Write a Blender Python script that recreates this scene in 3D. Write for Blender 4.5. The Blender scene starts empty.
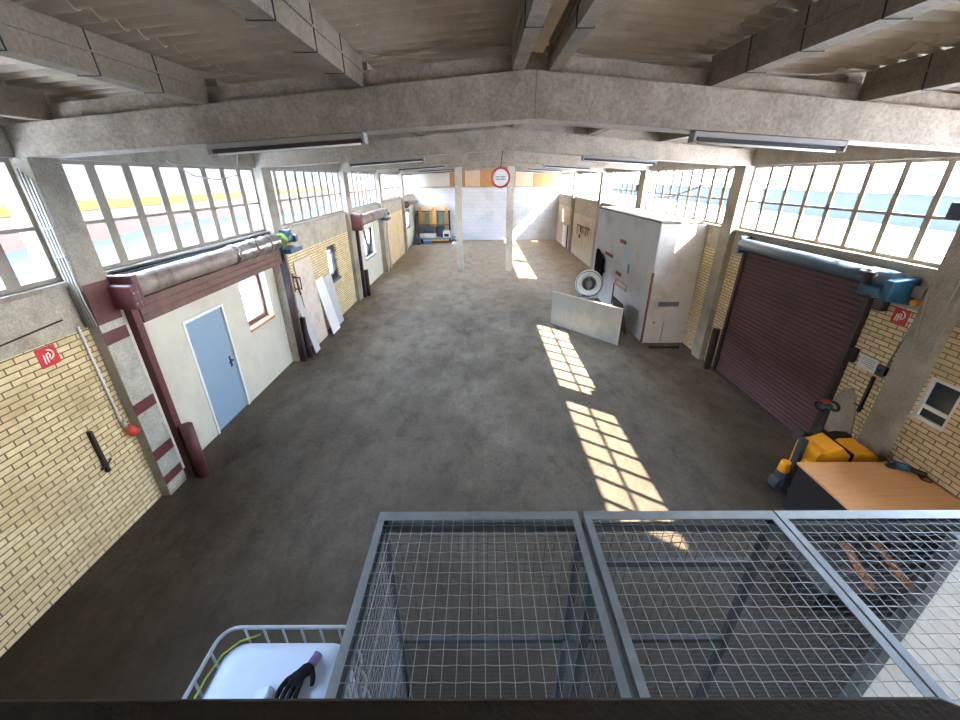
import bpy, math, random
from mathutils import Matrix, Vector
random.seed(7)
R = math.radians
scene = bpy.context.scene
COL = scene.collection

# ------------------------------------------------------------------ camera
cam_d = bpy.data.cameras.new('camera'); cam_d.sensor_width = 36; cam_d.lens = 397.65 / 960 * 36
cam_d.clip_start = .02; cam_d.clip_end = 500
cam = bpy.data.objects.new('camera', cam_d); COL.objects.link(cam)
cam.matrix_world = (Matrix.Translation((0, 0, 4.2)) @ Matrix.Rotation(R(.061), 4, 'Z')
                    @ Matrix.Rotation(R(90 - 24.632), 4, 'X') @ Matrix.Rotation(R(-.227), 4, 'Z'))
scene.camera = cam
# ------------------------------------------------------------------ light
world = bpy.data.worlds.new('sky'); scene.world = world; world.use_nodes = True
wn = world.node_tree.nodes; wl = world.node_tree.links; wn.clear()
wo = wn.new('ShaderNodeOutputWorld'); bg = wn.new('ShaderNodeBackground')
tc = wn.new('ShaderNodeTexCoord'); sx = wn.new('ShaderNodeSeparateXYZ'); rp = wn.new('ShaderNodeValToRGB')
wl.new(tc.outputs['Generated'], sx.inputs[0]); wl.new(sx.outputs['Z'], rp.inputs[0])
wl.new(rp.outputs[0], bg.inputs['Color']); wl.new(bg.outputs[0], wo.inputs[0])
rp.color_ramp.elements[0].position = 0; rp.color_ramp.elements[0].color = (1, .98, .96, 1)
rp.color_ramp.elements[1].position = .45; rp.color_ramp.elements[1].color = (.55, .72, 1, 1)
bg.inputs['Strength'].default_value = 11
sun_d = bpy.data.lights.new('sun', 'SUN'); sun_d.energy = 19; sun_d.angle = R(.53); sun_d.color = (1, .9, .74)
sun = bpy.data.objects.new('sun', sun_d); COL.objects.link(sun)
SUN = Vector((-.95, .68, -1)); sun.rotation_euler = SUN.to_track_quat('-Z', 'Y').to_euler()
sun.location = (20, -12, 25)
def portal(x, rz):
    d = bpy.data.lights.new('window_portal', 'AREA'); d.shape = 'RECTANGLE'; d.size = 35; d.size_y = 1.3
    d.cycles.is_portal = True
    o = bpy.data.objects.new('window_portal', d); COL.objects.link(o)
    o.matrix_world = Matrix.Translation((x, 13, 3.8)) @ Matrix.Rotation(rz, 4, 'Z') @ Matrix.Rotation(R(90), 4, 'X')
portal(-5.0, R(90)); portal(5.98, R(-90))
scene.view_settings.view_transform = 'Standard'; scene.view_settings.look = 'None'
scene.view_settings.gamma = 1; scene.view_settings.use_curve_mapping = False
scene.view_settings.exposure = 2.1
scene.cycles.max_bounces = 10; scene.cycles.diffuse_bounces = 6; scene.cycles.transparent_max_bounces = 16
scene.cycles.sample_clamp_indirect = 8

# ------------------------------------------------------------------ helpers
def lin(c):
    return tuple(((v / 255) / 12.92 if v <= 10 else (((v / 255) + .055) / 1.055) ** 2.4) for v in c) + (1,)

class Nodes:
    def __init__(s, name):
        s.m = bpy.data.materials.new(name); s.m.use_nodes = True
        s.t = s.m.node_tree; s.n = s.t.nodes; s.l = s.t.links
        s.b = s.n['Principled BSDF']
    def new(s, k, **kw):
        n = s.n.new(k)
        for a, v in kw.items(): setattr(n, a, v)
        return n
    def link(s, a, b): s.l.new(a, b)
    def noise(s, vec, scale, detail=5, rough=.6):
        n = s.new('ShaderNodeTexNoise'); n.inputs['Scale'].default_value = scale
        n.inputs['Detail'].default_value = detail; n.inputs['Roughness'].default_value = rough
        s.link(vec, n.inputs['Vector']); return n.outputs['Fac']
    def ramp(s, fac, stops):
        r = s.new('ShaderNodeValToRGB'); e = r.color_ramp.elements
        e[0].position, e[0].color = stops[0]; e[1].position, e[1].color = stops[-1]
        for p, c in stops[1:-1]:
            q = e.new(p); q.color = c
        s.link(fac, r.inputs[0]); return r.outputs[0]
    def mix(s, fac, a, b, mode='MIX'):
        m = s.new('ShaderNodeMix', data_type='RGBA', blend_type=mode)
        for i, v in ((0, fac), (6, a), (7, b)):
            if hasattr(v, 'is_linked'): s.link(v, m.inputs[i])
            else: m.inputs[i].default_value = v
        return m.outputs[2]
    def bump(s, h, strength, dist=.01):
        b = s.new('ShaderNodeBump'); b.inputs['Strength'].default_value = strength; b.inputs['Distance'].default_value = dist
        s.link(h, b.inputs['Height']); s.link(b.outputs[0], s.b.inputs['Normal'])
    def pos(s): return s.new('ShaderNodeNewGeometry').outputs['Position']
    def obj(s): return s.new('ShaderNodeTexCoord').outputs['Object']
    def set(s, rough=None, metal=None, color=None):
        if rough is not None: s.b.inputs['Roughness'].default_value = rough
        if metal is not None: s.b.inputs['Metallic'].default_value = metal
        if color is not None:
            if hasattr(color, 'is_linked'): s.link(color, s.b.inputs['Base Color'])
            else: s.b.inputs['Base Color'].default_value = color

def G(v): return (v, v, v, 1)
def mat(name, c, rough=.6, metal=0, var=.2, scale=3, bump=0, bscale=40, dirt=None, world=False, grain=0, spec=None):
    k = Nodes(name)
    if spec is not None: k.b.inputs['Specular IOR Level'].default_value = spec
    v = k.pos() if world else k.obj()
    c = lin(c)
    f = k.noise(v, scale, 6, .65)
    lo = tuple(x * (1 - var) for x in c[:3]) + (1,); hi = tuple(min(1, x * (1 + var)) for x in c[:3]) + (1,)
    col = k.ramp(f, [(.3, lo), (.7, hi)])
    if dirt:
        f2 = k.ramp(k.noise(v, scale * .45, 8, .7), [(.5, G(0)), (.68, G(1))])
        col = k.mix(f2, col, lin(dirt))
    if grain:
        col = k.mix(1.0, col, k.ramp(k.noise(v, grain, 3, .7), [(.3, G(.72)), (.7, G(1.16))]), 'MULTIPLY')
    k.set(rough, metal, col)
    if bump: k.bump(k.noise(v, bscale, 4), bump)
    return k.m

def brick(name, c1, c2, mortar, w=.225, h=.068, msize=.0072, axis='yz', dirt=(150, 125, 85), bump=.5):
    k = Nodes(name); p = k.pos(); s = k.new('ShaderNodeSeparateXYZ'); k.link(p, s.inputs[0])
    cb = k.new('ShaderNodeCombineXYZ'); k.link(s.outputs[1 if axis == 'yz' else 0], cb.inputs[0]); k.link(s.outputs[2], cb.inputs[1])
    b = k.new('ShaderNodeTexBrick'); b.offset = .5; b.inputs['Scale'].default_value = 1
    b.inputs['Brick Width'].default_value = w; b.inputs['Row Height'].default_value = h
    b.inputs['Mortar Size'].default_value = msize; b.inputs['Mortar Smooth'].default_value = .15
    b.inputs['Color1'].default_value = lin(c1); b.inputs['Color2'].default_value = lin(c2); b.inputs['Mortar'].default_value = lin(mortar)
    k.link(cb.outputs[0], b.inputs['Vector'])
    f = k.ramp(k.noise(p, 1.3, 6), [(.5, G(0)), (.75, G(.55))])
    col = k.mix(f, b.outputs['Color'], lin(dirt), 'MULTIPLY' if dirt[0] > 200 else 'MIX')
    f3 = k.ramp(k.noise(p, 25, 3), [(.3, G(.86)), (.7, G(1.05))])
    col = k.mix(1.0, col, f3, 'MULTIPLY')
    k.set(.85, 0, col)
    inv = k.new('ShaderNodeMath', operation='SUBTRACT'); inv.inputs[0].default_value = 1; k.link(b.outputs['Fac'], inv.inputs[1])
    k.bump(inv.outputs[0], bump, .006)
    return k.m

class MB:
    def __init__(s): s.v = []; s.f = []; s.sm = []
    def add(s, vs, fs, smooth=False):
        n = len(s.v); s.v += [tuple(v) for v in vs]
        for f in fs: s.f.append([i + n for i in f]); s.sm.append(smooth)
        return s
    def box(s, x0, x1, y0, y1, z0, z1, M=None):
        x0, x1 = sorted((x0, x1)); y0, y1 = sorted((y0, y1)); z0, z1 = sorted((z0, z1))
        vs = [Vector((x, y, z)) for z in (z0, z1) for y in (y0, y1) for x in (x0, x1)]
        if M: vs = [M @ v for v in vs]
        return s.add(vs, [(0, 2, 3, 1), (4, 5, 7, 6), (0, 1, 5, 4), (2, 6, 7, 3), (0, 4, 6, 2), (1, 3, 7, 5)])
    def prism(s, poly, axis, a0, a1, M=None):
        area = sum(poly[i - 1][0] * poly[i][1] - poly[i][0] * poly[i - 1][1] for i in range(len(poly)))
        if area < 0: poly = poly[::-1]
        def P(p, a):
            q = {'x': (a, p[0], p[1]), 'y': (p[0], a, p[1]), 'z': (p[0], p[1], a)}[axis]
            q = Vector(q); return M @ q if M else q
        n = len(poly); a0, a1 = sorted((a0, a1)); vs = [P(p, a0) for p in poly] + [P(p, a1) for p in poly]
        fs = [list(range(n))[::-1], list(range(n, 2 * n))] + [[i, (i + 1) % n, n + (i + 1) % n, n + i] for i in range(n)]
        if axis == 'y': fs = [f[::-1] for f in fs]
        return s.add(vs, fs)
    def cyl(s, p0, p1, r0, r1=None, n=14, caps=True):
        return s.tube([p0, p1], [r0, r0 if r1 is None else r1], n, caps)
    def tube(s, pts, r, n=8, caps=True, smooth=True):
        pts = [Vector(p) for p in pts]; rs = r if isinstance(r, (list, tuple)) else [r] * len(pts)
        d = (pts[1] - pts[0]).normalized(); a = Vector((0, 0, 1)) if abs(d.z) < .9 else Vector((1, 0, 0))
        u = d.cross(a).normalized(); vs = []
        for i, p in enumerate(pts):
            t = (pts[min(i + 1, len(pts) - 1)] - pts[max(i - 1, 0)]).normalized()
            u = (u - t * u.dot(t)).normalized(); w = t.cross(u)
            for j in range(n):
                an = 2 * math.pi * (j + .5) / n
                vs.append(p + (u * math.cos(an) + w * math.sin(an)) * rs[i])
        fs = []
        for i in range(len(pts) - 1):
            for j in range(n):
                fs.append([i * n + j, i * n + (j + 1) % n, (i + 1) * n + (j + 1) % n, (i + 1) * n + j])
        s.add(vs, fs, smooth and n > 5)
        if caps:
            k = len(s.v) - len(vs); L = len(pts) - 1
            s.f.append([k + j for j in range(n)][::-1]); s.sm.append(False)
            s.f.append([k + L * n + j for j in range(n)]); s.sm.append(False)
        return s
    def lathe(s, o, axis, prof, n=28):
        o = Vector(o); d = Vector(axis).normalized(); a = Vector((0, 0, 1)) if abs(d.z) < .9 else Vector((1, 0, 0))
        u = d.cross(a).normalized(); w = d.cross(u); vs = []; fs = []
        for r, h in prof:
            for j in range(n):
                an = 2 * math.pi * j / n; vs.append(o + d * h + (u * math.cos(an) + w * math.sin(an)) * r)
        for i in range(len(prof) - 1):
            for j in range(n): fs.append([i * n + j, i * n + (j + 1) % n, (i + 1) * n + (j + 1) % n, (i + 1) * n + j])
        return s.add(vs, fs, True)
    def ring(s, o, axis, Rr, r, n=28, m=8):
        prof = [(Rr + r * math.cos(2 * math.pi * i / m), r * math.sin(2 * math.pi * i / m)) for i in range(m + 1)]
        return s.lathe(o, axis, prof, n)
    def build(s, name, m, parent=None, bevel=0, seg=2):
        root = parent; off = Vector((0, 0, 0))
        while root is not None:
            off += root.location; root = root.parent
        me = bpy.data.meshes.new(name); me.from_pydata([tuple(Vector(v) - off) for v in s.v], [], s.f); me.update()
        me.polygons.foreach_set('use_smooth', s.sm)
        me.materials.append(m)
        o = bpy.data.objects.new(name, me); COL.objects.link(o); o.parent = parent
        if bevel:
            b = o.modifiers.new('bevel', 'BEVEL'); b.width = bevel; b.segments = seg; b.limit_method = 'ANGLE'
        return o

def tag(o, label, cat, group=None, kind=None):
    o['label'] = label; o['category'] = cat
    if group: o['group'] = group
    if kind: o['kind'] = kind
    return o
def thing(name, label, cat, loc, group=None, kind=None):
    o = bpy.data.objects.new(name, None); o.empty_display_size = .1; COL.objects.link(o); o.location = loc
    return tag(o, label, cat, group, kind)
def struct(mb, name, m, label, cat, group=None, bevel=0):
    return tag(mb.build(name, m, None, bevel), label, cat, group, 'structure')
def kids(o): return [c for c in bpy.data.objects if c.parent is o]
def copy_tree(o, d, label=None, cat=None, parent=None):
    c = o.copy(); COL.objects.link(c); c.parent = parent
    if parent is None: c.location = o.location + Vector(d)
    if label: c['label'] = label
    for ch in kids(o): copy_tree(ch, d, None, None, c)
    return c

# ------------------------------------------------------------------ materials
def floor_mat():
    k = Nodes('concrete_floor'); p = k.pos()
    mp = k.new('ShaderNodeMapping'); mp.inputs['Scale'].default_value = (1, .55, 1); k.link(p, mp.inputs[0]); q = mp.outputs[0]
    a = k.ramp(k.noise(q, .45, 10, .68), [(.3, lin((86, 77, 66))), (.5, lin((117, 108, 95))), (.72, lin((150, 139, 122)))])
    b = k.ramp(k.noise(q, 2.6, 10, .78), [(.32, G(.62)), (.5, G(.97)), (.7, G(1.16))])
    c = k.mix(.8, a, b, 'MULTIPLY')
    g = k.ramp(k.noise(p, 17, 6, .8), [(.32, G(.6)), (.68, G(1.3))])
    c = k.mix(.8, c, g, 'MULTIPLY')
    st = k.ramp(k.noise(q, 1.1, 10, .75), [(.57, G(0)), (.68, G(.75))])
    c = k.mix(st, c, lin((66, 54, 44)))
    sy = k.new('ShaderNodeSeparateXYZ'); k.link(p, sy.inputs[0])
    ty = k.new('ShaderNodeMath', operation='MULTIPLY_ADD'); ty.inputs[1].default_value = 6; k.link(k.noise(p, .35, 8, .7), ty.inputs[0]); k.link(sy.outputs[1], ty.inputs[2])
    dm = k.new('ShaderNodeMapRange'); dm.inputs[1].default_value = 15; dm.inputs[2].default_value = 22; dm.inputs[3].default_value = 0; dm.inputs[4].default_value = .75
    k.link(ty.outputs[0], dm.inputs[0])
    c = k.mix(dm.outputs[0], c, k.mix(.6, lin((160, 140, 115)), b, 'MULTIPLY'))
    # darker brown towards the near end of the hall, edge broken by noise
    s = k.new('ShaderNodeSeparateXYZ'); k.link(p, s.inputs[0])
    w = k.new('ShaderNodeMath', operation='ADD'); k.link(s.outputs[1], w.inputs[0])
    nz = k.new('ShaderNodeMath', operation='MULTIPLY'); nz.inputs[1].default_value = 7; k.link(k.noise(p, .5, 8, .7), nz.inputs[0]); k.link(nz.outputs[0], w.inputs[1])
    mr = k.new('ShaderNodeMapRange'); mr.inputs[1].default_value = 5.5; mr.inputs[2].default_value = 15; mr.inputs[3].default_value = .92; mr.inputs[4].default_value = 0
    k.link(w.outputs[0], mr.inputs[0])
    c = k.mix(mr.outputs[0], c, lin((46, 38, 30)), 'MIX')
    c = k.mix(.45, c, b, 'MULTIPLY')
    k.b.inputs['Specular IOR Level'].default_value = .14
    k.set(None, 0, c)
    k.link(k.ramp(k.noise(q, 2, 6), [(.3, G(.5)), (.7, G(.8))]), k.b.inputs['Roughness'])
    k.bump(k.noise(p, 20, 6), .15, .01)
    return k.m
M = {}
M['floor'] = floor_mat()
M['brick'] = brick('yellow_brick', (230, 211, 166), (214, 190, 142), (108, 96, 80))
M['brick_plain'] = brick('tan_brick', (222, 200, 160), (213, 188, 146), (198, 174, 134), bump=.2)
M['block'] = brick('white_painted_block', (206, 207, 210), (198, 200, 206), (178, 181, 187), w=.5, h=.25, msize=.008, axis='xz', dirt=(206, 204, 200), bump=.3)
M['concrete'] = mat('grey_concrete', (158, 150, 136), .9, 0, .18, 2.2, .25, 60, (124, 114, 100), True, 40)
M['beam'] = mat('beam_concrete', (158, 143, 126), .9, 0, .2, 3, .35, 50, (130, 116, 100), True, 32)
M['purlin'] = mat('purlin_concrete', (130, 116, 97), .9, 0, .15, 3, .2, 60, (100, 87, 72), True, 40)
M['band'] = mat('rough_concrete_band', (178, 170, 154), .95, 0, .15, 6, .5, 90, (150, 142, 126), True, 45)
M['sheet'] = mat('fibre_cement_sheet', (160, 143, 121), .9, 0, .16, 2.5, .2, 60, (138, 121, 100), True)
M['cream'] = mat('cream_plaster', (200, 196, 180), .9, 0, .06, 3, .2, 50, (188, 183, 166), True)
M['tanwall'] = mat('tan_painted_wall', (198, 187, 168), .9, 0, .1, 2, .15, 40, (170, 156, 134), True)
M['winframe'] = mat('window_concrete', (150, 142, 128), .85, 0, .12, 5, .2, 60, None, True)
M['winframe_left'] = mat('shaded_window_concrete', (140, 131, 118), .85, 0, .12, 5, .2, 60, None, True)  # darker copy for the left frames, their shade put into the colour
M['burgundy'] = mat('burgundy_paint', (92, 46, 46), .5, 0, .2, 6, .1, 40, (66, 36, 36), True)
M['shutter'] = mat('maroon_steel_slats', (88, 60, 62), .7, 0, .14, 3, 0, 40, (72, 52, 54), True)
M['brownbar'] = mat('brown_steel', (102, 74, 66), .55, .1, .2, 4, .1, 40, (84, 56, 50), True)
M['darksteel'] = mat('dark_brown_steel', (56, 44, 44), .5, .3, .2, 5)
M['silver'] = mat('wrinkled_foil', (190, 186, 182), .28, .9, .3, 4, .5, 9, (128, 112, 100), True)
M['rollbrown'] = mat('dull_roller_tube', (136, 124, 116), .5, .15, .3, 3, .2, 20, (84, 70, 64), True)
M['galv'] = mat('galvanised_steel', (120, 130, 137), .5, .35, .16, 9, .1, 60)
M['wire'] = mat('galvanised_wire', (150, 155, 156), .5, .4, .12, 30)
M['cagedark'] = mat('dark_and_shaded_cage_steel', (70, 78, 84), .5, .5, .2, 5)  # dark posts and rails; for wall wires the shade is in the colour
M['rail'] = mat('dark_brown_railing', (54, 46, 38), .8, .1, .25, 14, .2, 80)
M['bluedoor'] = mat('grey_blue_door_paint', (136, 160, 180), .45, 0, .03, 2, 0, 40)
M['whitepaint'] = mat('white_paint', (226, 226, 222), .55, 0, .05, 4)
M['greyplate'] = mat('light_grey_painted_sheet', (186, 189, 194), .6, .0, .06, 1.6, .1, 30, (160, 155, 150), True)
M['offwhite'] = mat('off_white_board', (204, 197, 186), .7, 0, .07, 2, .05, 30, (176, 164, 148), True)
M['alu'] = mat('dull_metal_plate', (168, 166, 158), .4, .5, .1, 2, .05, 20, (150, 148, 138))
M['black'] = mat('black_plastic', (24, 24, 26), .6, 0, .2, 8)
M['blackcloth'] = mat('black_cloth', (14, 14, 18), .95, 0, .3, 20, .4, 90, None, False, 0, .15)
M['motorblue'] = mat('blue_motor_paint', (36, 82, 108), .4, .2, .2, 8)
M['bluegrey'] = mat('blue_grey_steel', (82, 100, 114), .45, .3, .15, 6)
M['green'] = mat('green_paint', (120, 150, 70), .5, 0, .2, 9)
M['red'] = mat('sign_red', (196, 40, 44), .45, 0, .04, 8)
M['reddull'] = mat('dull_red_plastic', (196, 70, 56), .5, 0, .1, 8)
M['white'] = mat('sign_white', (240, 240, 240), .5, 0, .02, 8)
M['inkgreen'] = mat('faded_ink', (130, 146, 132), .7, 0, .05, 8)
M['plastic'] = mat('milky_white_plastic', (154, 168, 186), .45, 0, .03, 4, .1, 6)
M['yellow'] = mat('yellow_machine_paint', (240, 166, 22), .4, 0, .07, 5)
M['chassis'] = mat('dark_blue_grey_chassis', (66, 74, 86), .5, .3, .2, 6)
M['pipe'] = mat('pale_conduit', (160, 156, 148), .5, .1, .08, 6)
M['tube'] = mat('lamp_tube_glass', (228, 226, 218), .3, 0, .03, 6)
M['lampbody'] = mat('lamp_steel', (146, 140, 132), .7, 0, .08, 5)
M['lampdark'] = mat('lamp_brown_trough', (84, 66, 62), .6, .1, .1, 5)
M['lampgrey'] = mat('lamp_grey_trough', (74, 73, 74), .8, 0, .1, 5)
M['opaqueglass'] = mat('dark_backed_glass', (46, 54, 62), .12, 0, .3, 3)
M['darkgreen'] = mat('dark_green_plastic', (40, 96, 72), .5, 0, .1, 8)
M['leafwhite'] = mat('pale_white_door', (246, 250, 253), .5, 0, .03, 3)
M['post'] = mat('pale_concrete_post', (196, 188, 172), .9, 0, .1, 3, .2, 60, (170, 162, 148), True, 40)
M['plankbrown'] = mat('brown_plank', (150, 98, 54), .7, 0, .15, 5)
M['roofboard'] = mat('darkened_roof_board', (122, 112, 98), .85, 0, .12, 4)  # off-white board darkened to hold down its sunlit glare and bounce
M['greenglass'] = mat('greenish_glass_stack', (104, 122, 108), .2, 0, .1, 4)
M['orangewood'] = mat('orange_plywood', (186, 132, 84), .7, 0, .1, 3, 0, 40, None, True)
M['palewood'] = mat('pale_yellow_plywood', (208, 180, 148), .7, 0, .08, 3, 0, 40, None, True)
M['beigeboard'] = mat('beige_board', (216, 204, 190), .7, 0, .04, 3, 0, 40, None, True)
M['timber'] = mat('pine_timber', (196, 150, 84), .7, 0, .15, 5)
M['rust'] = mat('rusty_brown_steel', (128, 74, 58), .7, .1, .25, 8)
M['yellowbar'] = mat('yellowed_bar', (196, 170, 120), .6, 0, .15, 8)
M['teal'] = mat('faded_teal_sticker', (150, 196, 200), .7, 0, .1, 10)
M['bluesticker'] = mat('blue_sticker', (70, 120, 176), .6, 0, .1, 10)
M['chip'] = mat('pale_chipboard', (204, 190, 178), .8, 0, .12, 6, .1, 40, (176, 160, 148))
M['palegrey'] = mat('pale_grey_board', (184, 184, 181), .75, 0, .06, 4)
M['snow'] = mat('snow', (236, 240, 246), .9, 0, .03, .5, .2, 3, None, True)
M['shadesnow'] = mat('bluish_snow', (44, 53, 60), .9, 0, .05, .4, .2, 3, None, True, 0, 0)  # blue of snow in shade is put into the colour
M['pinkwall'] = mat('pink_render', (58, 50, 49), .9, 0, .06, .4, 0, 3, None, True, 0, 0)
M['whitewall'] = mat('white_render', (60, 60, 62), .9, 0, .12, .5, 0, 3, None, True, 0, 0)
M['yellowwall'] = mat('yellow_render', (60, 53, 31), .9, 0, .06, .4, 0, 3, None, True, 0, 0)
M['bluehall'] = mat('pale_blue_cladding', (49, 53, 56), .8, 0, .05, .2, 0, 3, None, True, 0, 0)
M['purple'] = mat('purple_knit', (84, 70, 104), .9, 0, .2, 20)
M['hose'] = mat('yellow_green_hose', (140, 156, 70), .5, 0, .1, 20)
M['darkwire'] = mat('dark_cable', (40, 38, 36), .7, 0, .1, 8)
M['paperlabel'] = mat('paper_notice', (222, 224, 226), .7, 0, .06, 30)
def wood_mat():
    k = Nodes('beech_table_top'); v = k.obj()
    mp = k.new('ShaderNodeMapping'); mp.inputs['Scale'].default_value = (1.2, 14, 14); k.link(v, mp.inputs[0])
    k.set(.42, 0, k.ramp(k.noise(mp.outputs[0], 2.2, 7, .6), [(.25, lin((206, 152, 104))), (.6, lin((220, 168, 118))), (.8, lin((228, 180, 130)))]))
    return k.m
M['beech'] = wood_mat()
def glass_mat(name, refl=.08, tint=(1, 1, 1, 1)):
    k = Nodes(name); k.n.remove(k.b); o = k.n['Material Output']
    tr = k.new('ShaderNodeBsdfTransparent'); tr.inputs[0].default_value = tint
    gl = k.new('ShaderNodeBsdfGlossy'); gl.inputs['Roughness'].default_value = .3
    lw = k.new('ShaderNodeLayerWeight'); lw.inputs[0].default_value = .3
    mu = k.new('ShaderNodeMath', operation='MULTIPLY_ADD'); mu.inputs[1].default_value = .04; mu.inputs[2].default_value = refl * .04
    k.link(lw.outputs['Fresnel'], mu.inputs[0])
    mx = k.new('ShaderNodeMixShader'); k.link(mu.outputs[0], mx.inputs[0]); k.link(tr.outputs[0], mx.inputs[1]); k.link(gl.outputs[0], mx.inputs[2])
    k.link(mx.outputs[0], o.inputs[0]); return k.m
M['glass'] = glass_mat('window_glass')
M['darkglass'] = glass_mat('grey_glass', .3, (.35, .4, .45, 1))

# ------------------------------------------------------------------ hall data
XL, XR = -4.65, 5.63
Y0, YF = -5.0, 30.4
ZB, ZT = 3.16, 4.40                    # window band
FR = [(.2, .55), (4.45, 4.8), (9.12, 9.52), (14.55, 15.0), (19.55, 19.97), (25.3, 25.72)]
XA = .5                                # ridge line
def zbeam(x): return 4.715 - .062 * abs(x - XA)
def ztop(x): return 5.11 - .084 * abs(x - XA)

# floor
struct(MB().box(-4.95, 5.95, Y0 - .3, YF + .3, -.2, 0), 'floor', M['floor'], 'grey worn concrete floor of the hall, stained dark', 'floor')

# ---- walls
def wall_mb(x0, x1, y0, y1, z0, z1, holes=()):
    mb = MB(); ys = sorted({y0, y1, *[h[0] for h in holes], *[h[1] for h in holes]}); zs = sorted({z0, z1, *[h[2] for h in holes], *[h[3] for h in holes]})
    for a, b in zip(ys, ys[1:]):
        for c, d in zip(zs, zs[1:]):
            if any(h[0] <= a and b <= h[1] and h[2] <= c and d <= h[3] for h in holes): continue
            mb.box(x0, x1, a, b, c, d)
    return mb
bays = [(Y0, .2), (.55, 4.45), (4.8, 9.12), (9.52, 14.55), (15.0, 19.55), (19.97, 25.3), (25.72, YF)]
bname = ['behind the railing', 'before the first column', 'of the blue door bay', 'of the second bay', 'of the third bay', 'of the fourth bay', 'next to the far wall']
# left wall
Ld = {0: ('brick', XL, 2.6), 1: ('brick', XL, 2.6), 2: ('cream', -4.74, 2.82), 3: ('brick', XL, 2.5), 4: ('cream', -4.74, 2.6), 5: ('brick_plain', XL, 2.5), 6: ('cream', -4.74, 2.5)}
holesL = {2: [(5.98, 7.06, 0, 2.13), (7.72, 8.74, 1.32, 2.42)], 3: [(12.36, 13.2, 1.2, 2.3)], 4: [(16.85, 18.4, 1.08, 2.27)], 6: [(27.2, 28.6, 1.15, 2.35)]}
wl_lab = {'brick': 'yellow brick wall', 'cream': 'cream plastered infill wall', 'brick_plain': 'tan brick wall'}
for i, (a, b) in enumerate(bays):
    m, x, zt = Ld[i]
    struct(wall_mb(-4.95, x, a, b, 0, zt, holesL.get(i, [])), 'wall_left', M[m], 'left ' + wl_lab[m] + ' ' + bname[i], 'wall')
    struct(MB().box(-4.95, XL, a, b, zt, ZB), 'wall_left_band', M['band'], 'grey concrete band under the left windows ' + bname[i], 'wall')
    struct(MB().box(-4.95, XL + .02, a, b, ZT, 5.2), 'wall_left_eave', M['concrete'], 'concrete eave strip above the left windows ' + bname[i], 'wall')
Rd = {0: ('brick', 2.6), 1: ('brick', 2.6), 2: ('brick', 2.62), 3: ('brick', 2.62), 4: ('tanwall', 2.3), 5: ('tanwall', 2.3), 6: ('tanwall', 2.5)}
rw_lab = {'brick': 'yellow brick wall', 'tanwall': 'tan painted wall'}
holesR = {1: [(4.04, 4.44, 1.34, 1.93)], 2: [(5.62, 8.42, 0, 2.62)], 6: [(28.2, 28.9, 1.5, 2.3)]}
for i, (a, b) in enumerate(bays):
    m, zt = Rd[i]
    struct(wall_mb(XR, 5.95, a, b, 0, zt, holesR.get(i, [])), 'wall_right', M[m], 'right ' + rw_lab[m] + ' ' + bname[i].replace('blue door', 'maroon shutter'), 'wall')
    struct(MB().box(XR, 5.95, a, b, zt, ZB - .06), 'wall_right_band', M['band'], 'concrete band under the right windows ' + bname[i].replace('blue door', 'maroon shutter'), 'wall')
    struct(MB().box(XR - .02, 5.95, a, b, ZT, 5.2), 'wall_right_eave', M['concrete'], 'concrete eave strip above the right windows ' + bname[i].replace('blue door', 'maroon shutter'), 'wall')
struct(MB().box(XL - .3, XR + .3, YF, YF + .3, 0, 3.6), 'wall_back', M['block'], 'white painted block wall at the far end', 'wall')
fw_ = MB()  # invented end wall, left open for the added fill window
for x0, x1, z0, z1 in ((XL - .3, 2.9, 0, 5.6), (4.6, XR + .3, 0, 5.6), (2.9, 4.6, 0, 1.1), (2.9, 4.6, 2.5, 5.6)): fw_.box(x0, x1, Y0 - .3, Y0, z0, z1)
struct(fw_, 'wall_front', M['cream'], 'added plain plastered end wall, unseen behind the railing', 'wall')
fwin = MB()  # unseen window added to bring fill light to the cage
for x in (2.9, 3.44, 3.99, 4.53): fwin.box(x, x + .07, Y0 - .2, Y0 - .12, 1.1, 2.5)
for z in (1.1, 1.77, 2.43): fwin.box(2.9, 4.6, Y0 - .19, Y0 - .13, z, z + .07)
fo_ = struct(fwin, 'window_30', M['winframe'], 'gridded window added unseen in the end wall for fill light', 'window')
MB().add([(2.9, Y0 - .16, 1.1), (4.6, Y0 - .16, 1.1), (4.6, Y0 - .16, 2.5), (2.9, Y0 - .16, 2.5)], [(0, 1, 2, 3)]).build('window_glass', M['glass'], fo_)
struct(MB().box(XL - .3, XR + .3, YF + .02, YF + .3, 3.6, 5.6), 'wall_back_gable', M['beigeboard'], 'pale gable boarding above the white block wall', 'wall')
edges = [(-2.1, -1.0, 'orangewood', 'leftmost orange plywood sheet'), (-1.0, 0.0, 'palewood', 'pale plywood sheet seen between the two posts'), (0.0, 1.35, 'orangewood', 'orange plywood sheet behind the round sign'),
         (1.35, 2.5, 'orangewood', 'orange plywood sheet just right of the right post'), (2.5, 3.7, 'palewood', 'pale plywood sheet in the right half'), (3.7, 5.35, 'orangewood', 'rightmost orange plywood sheet')]
for a, b, m, l in edges:
    struct(MB().box(a + .01, b - .01, YF - .02, YF + .02, 3.64, 4.85), 'trim_gable_sheet', M[m], l + ' on top of the far wall', 'plywood sheet')
struct(MB().box(XL, XR, YF - .05, YF, 3.58, 3.64), 'trim_1', M['concrete'], 'thin ledge along the top of the white block wall', 'trim')

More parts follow.
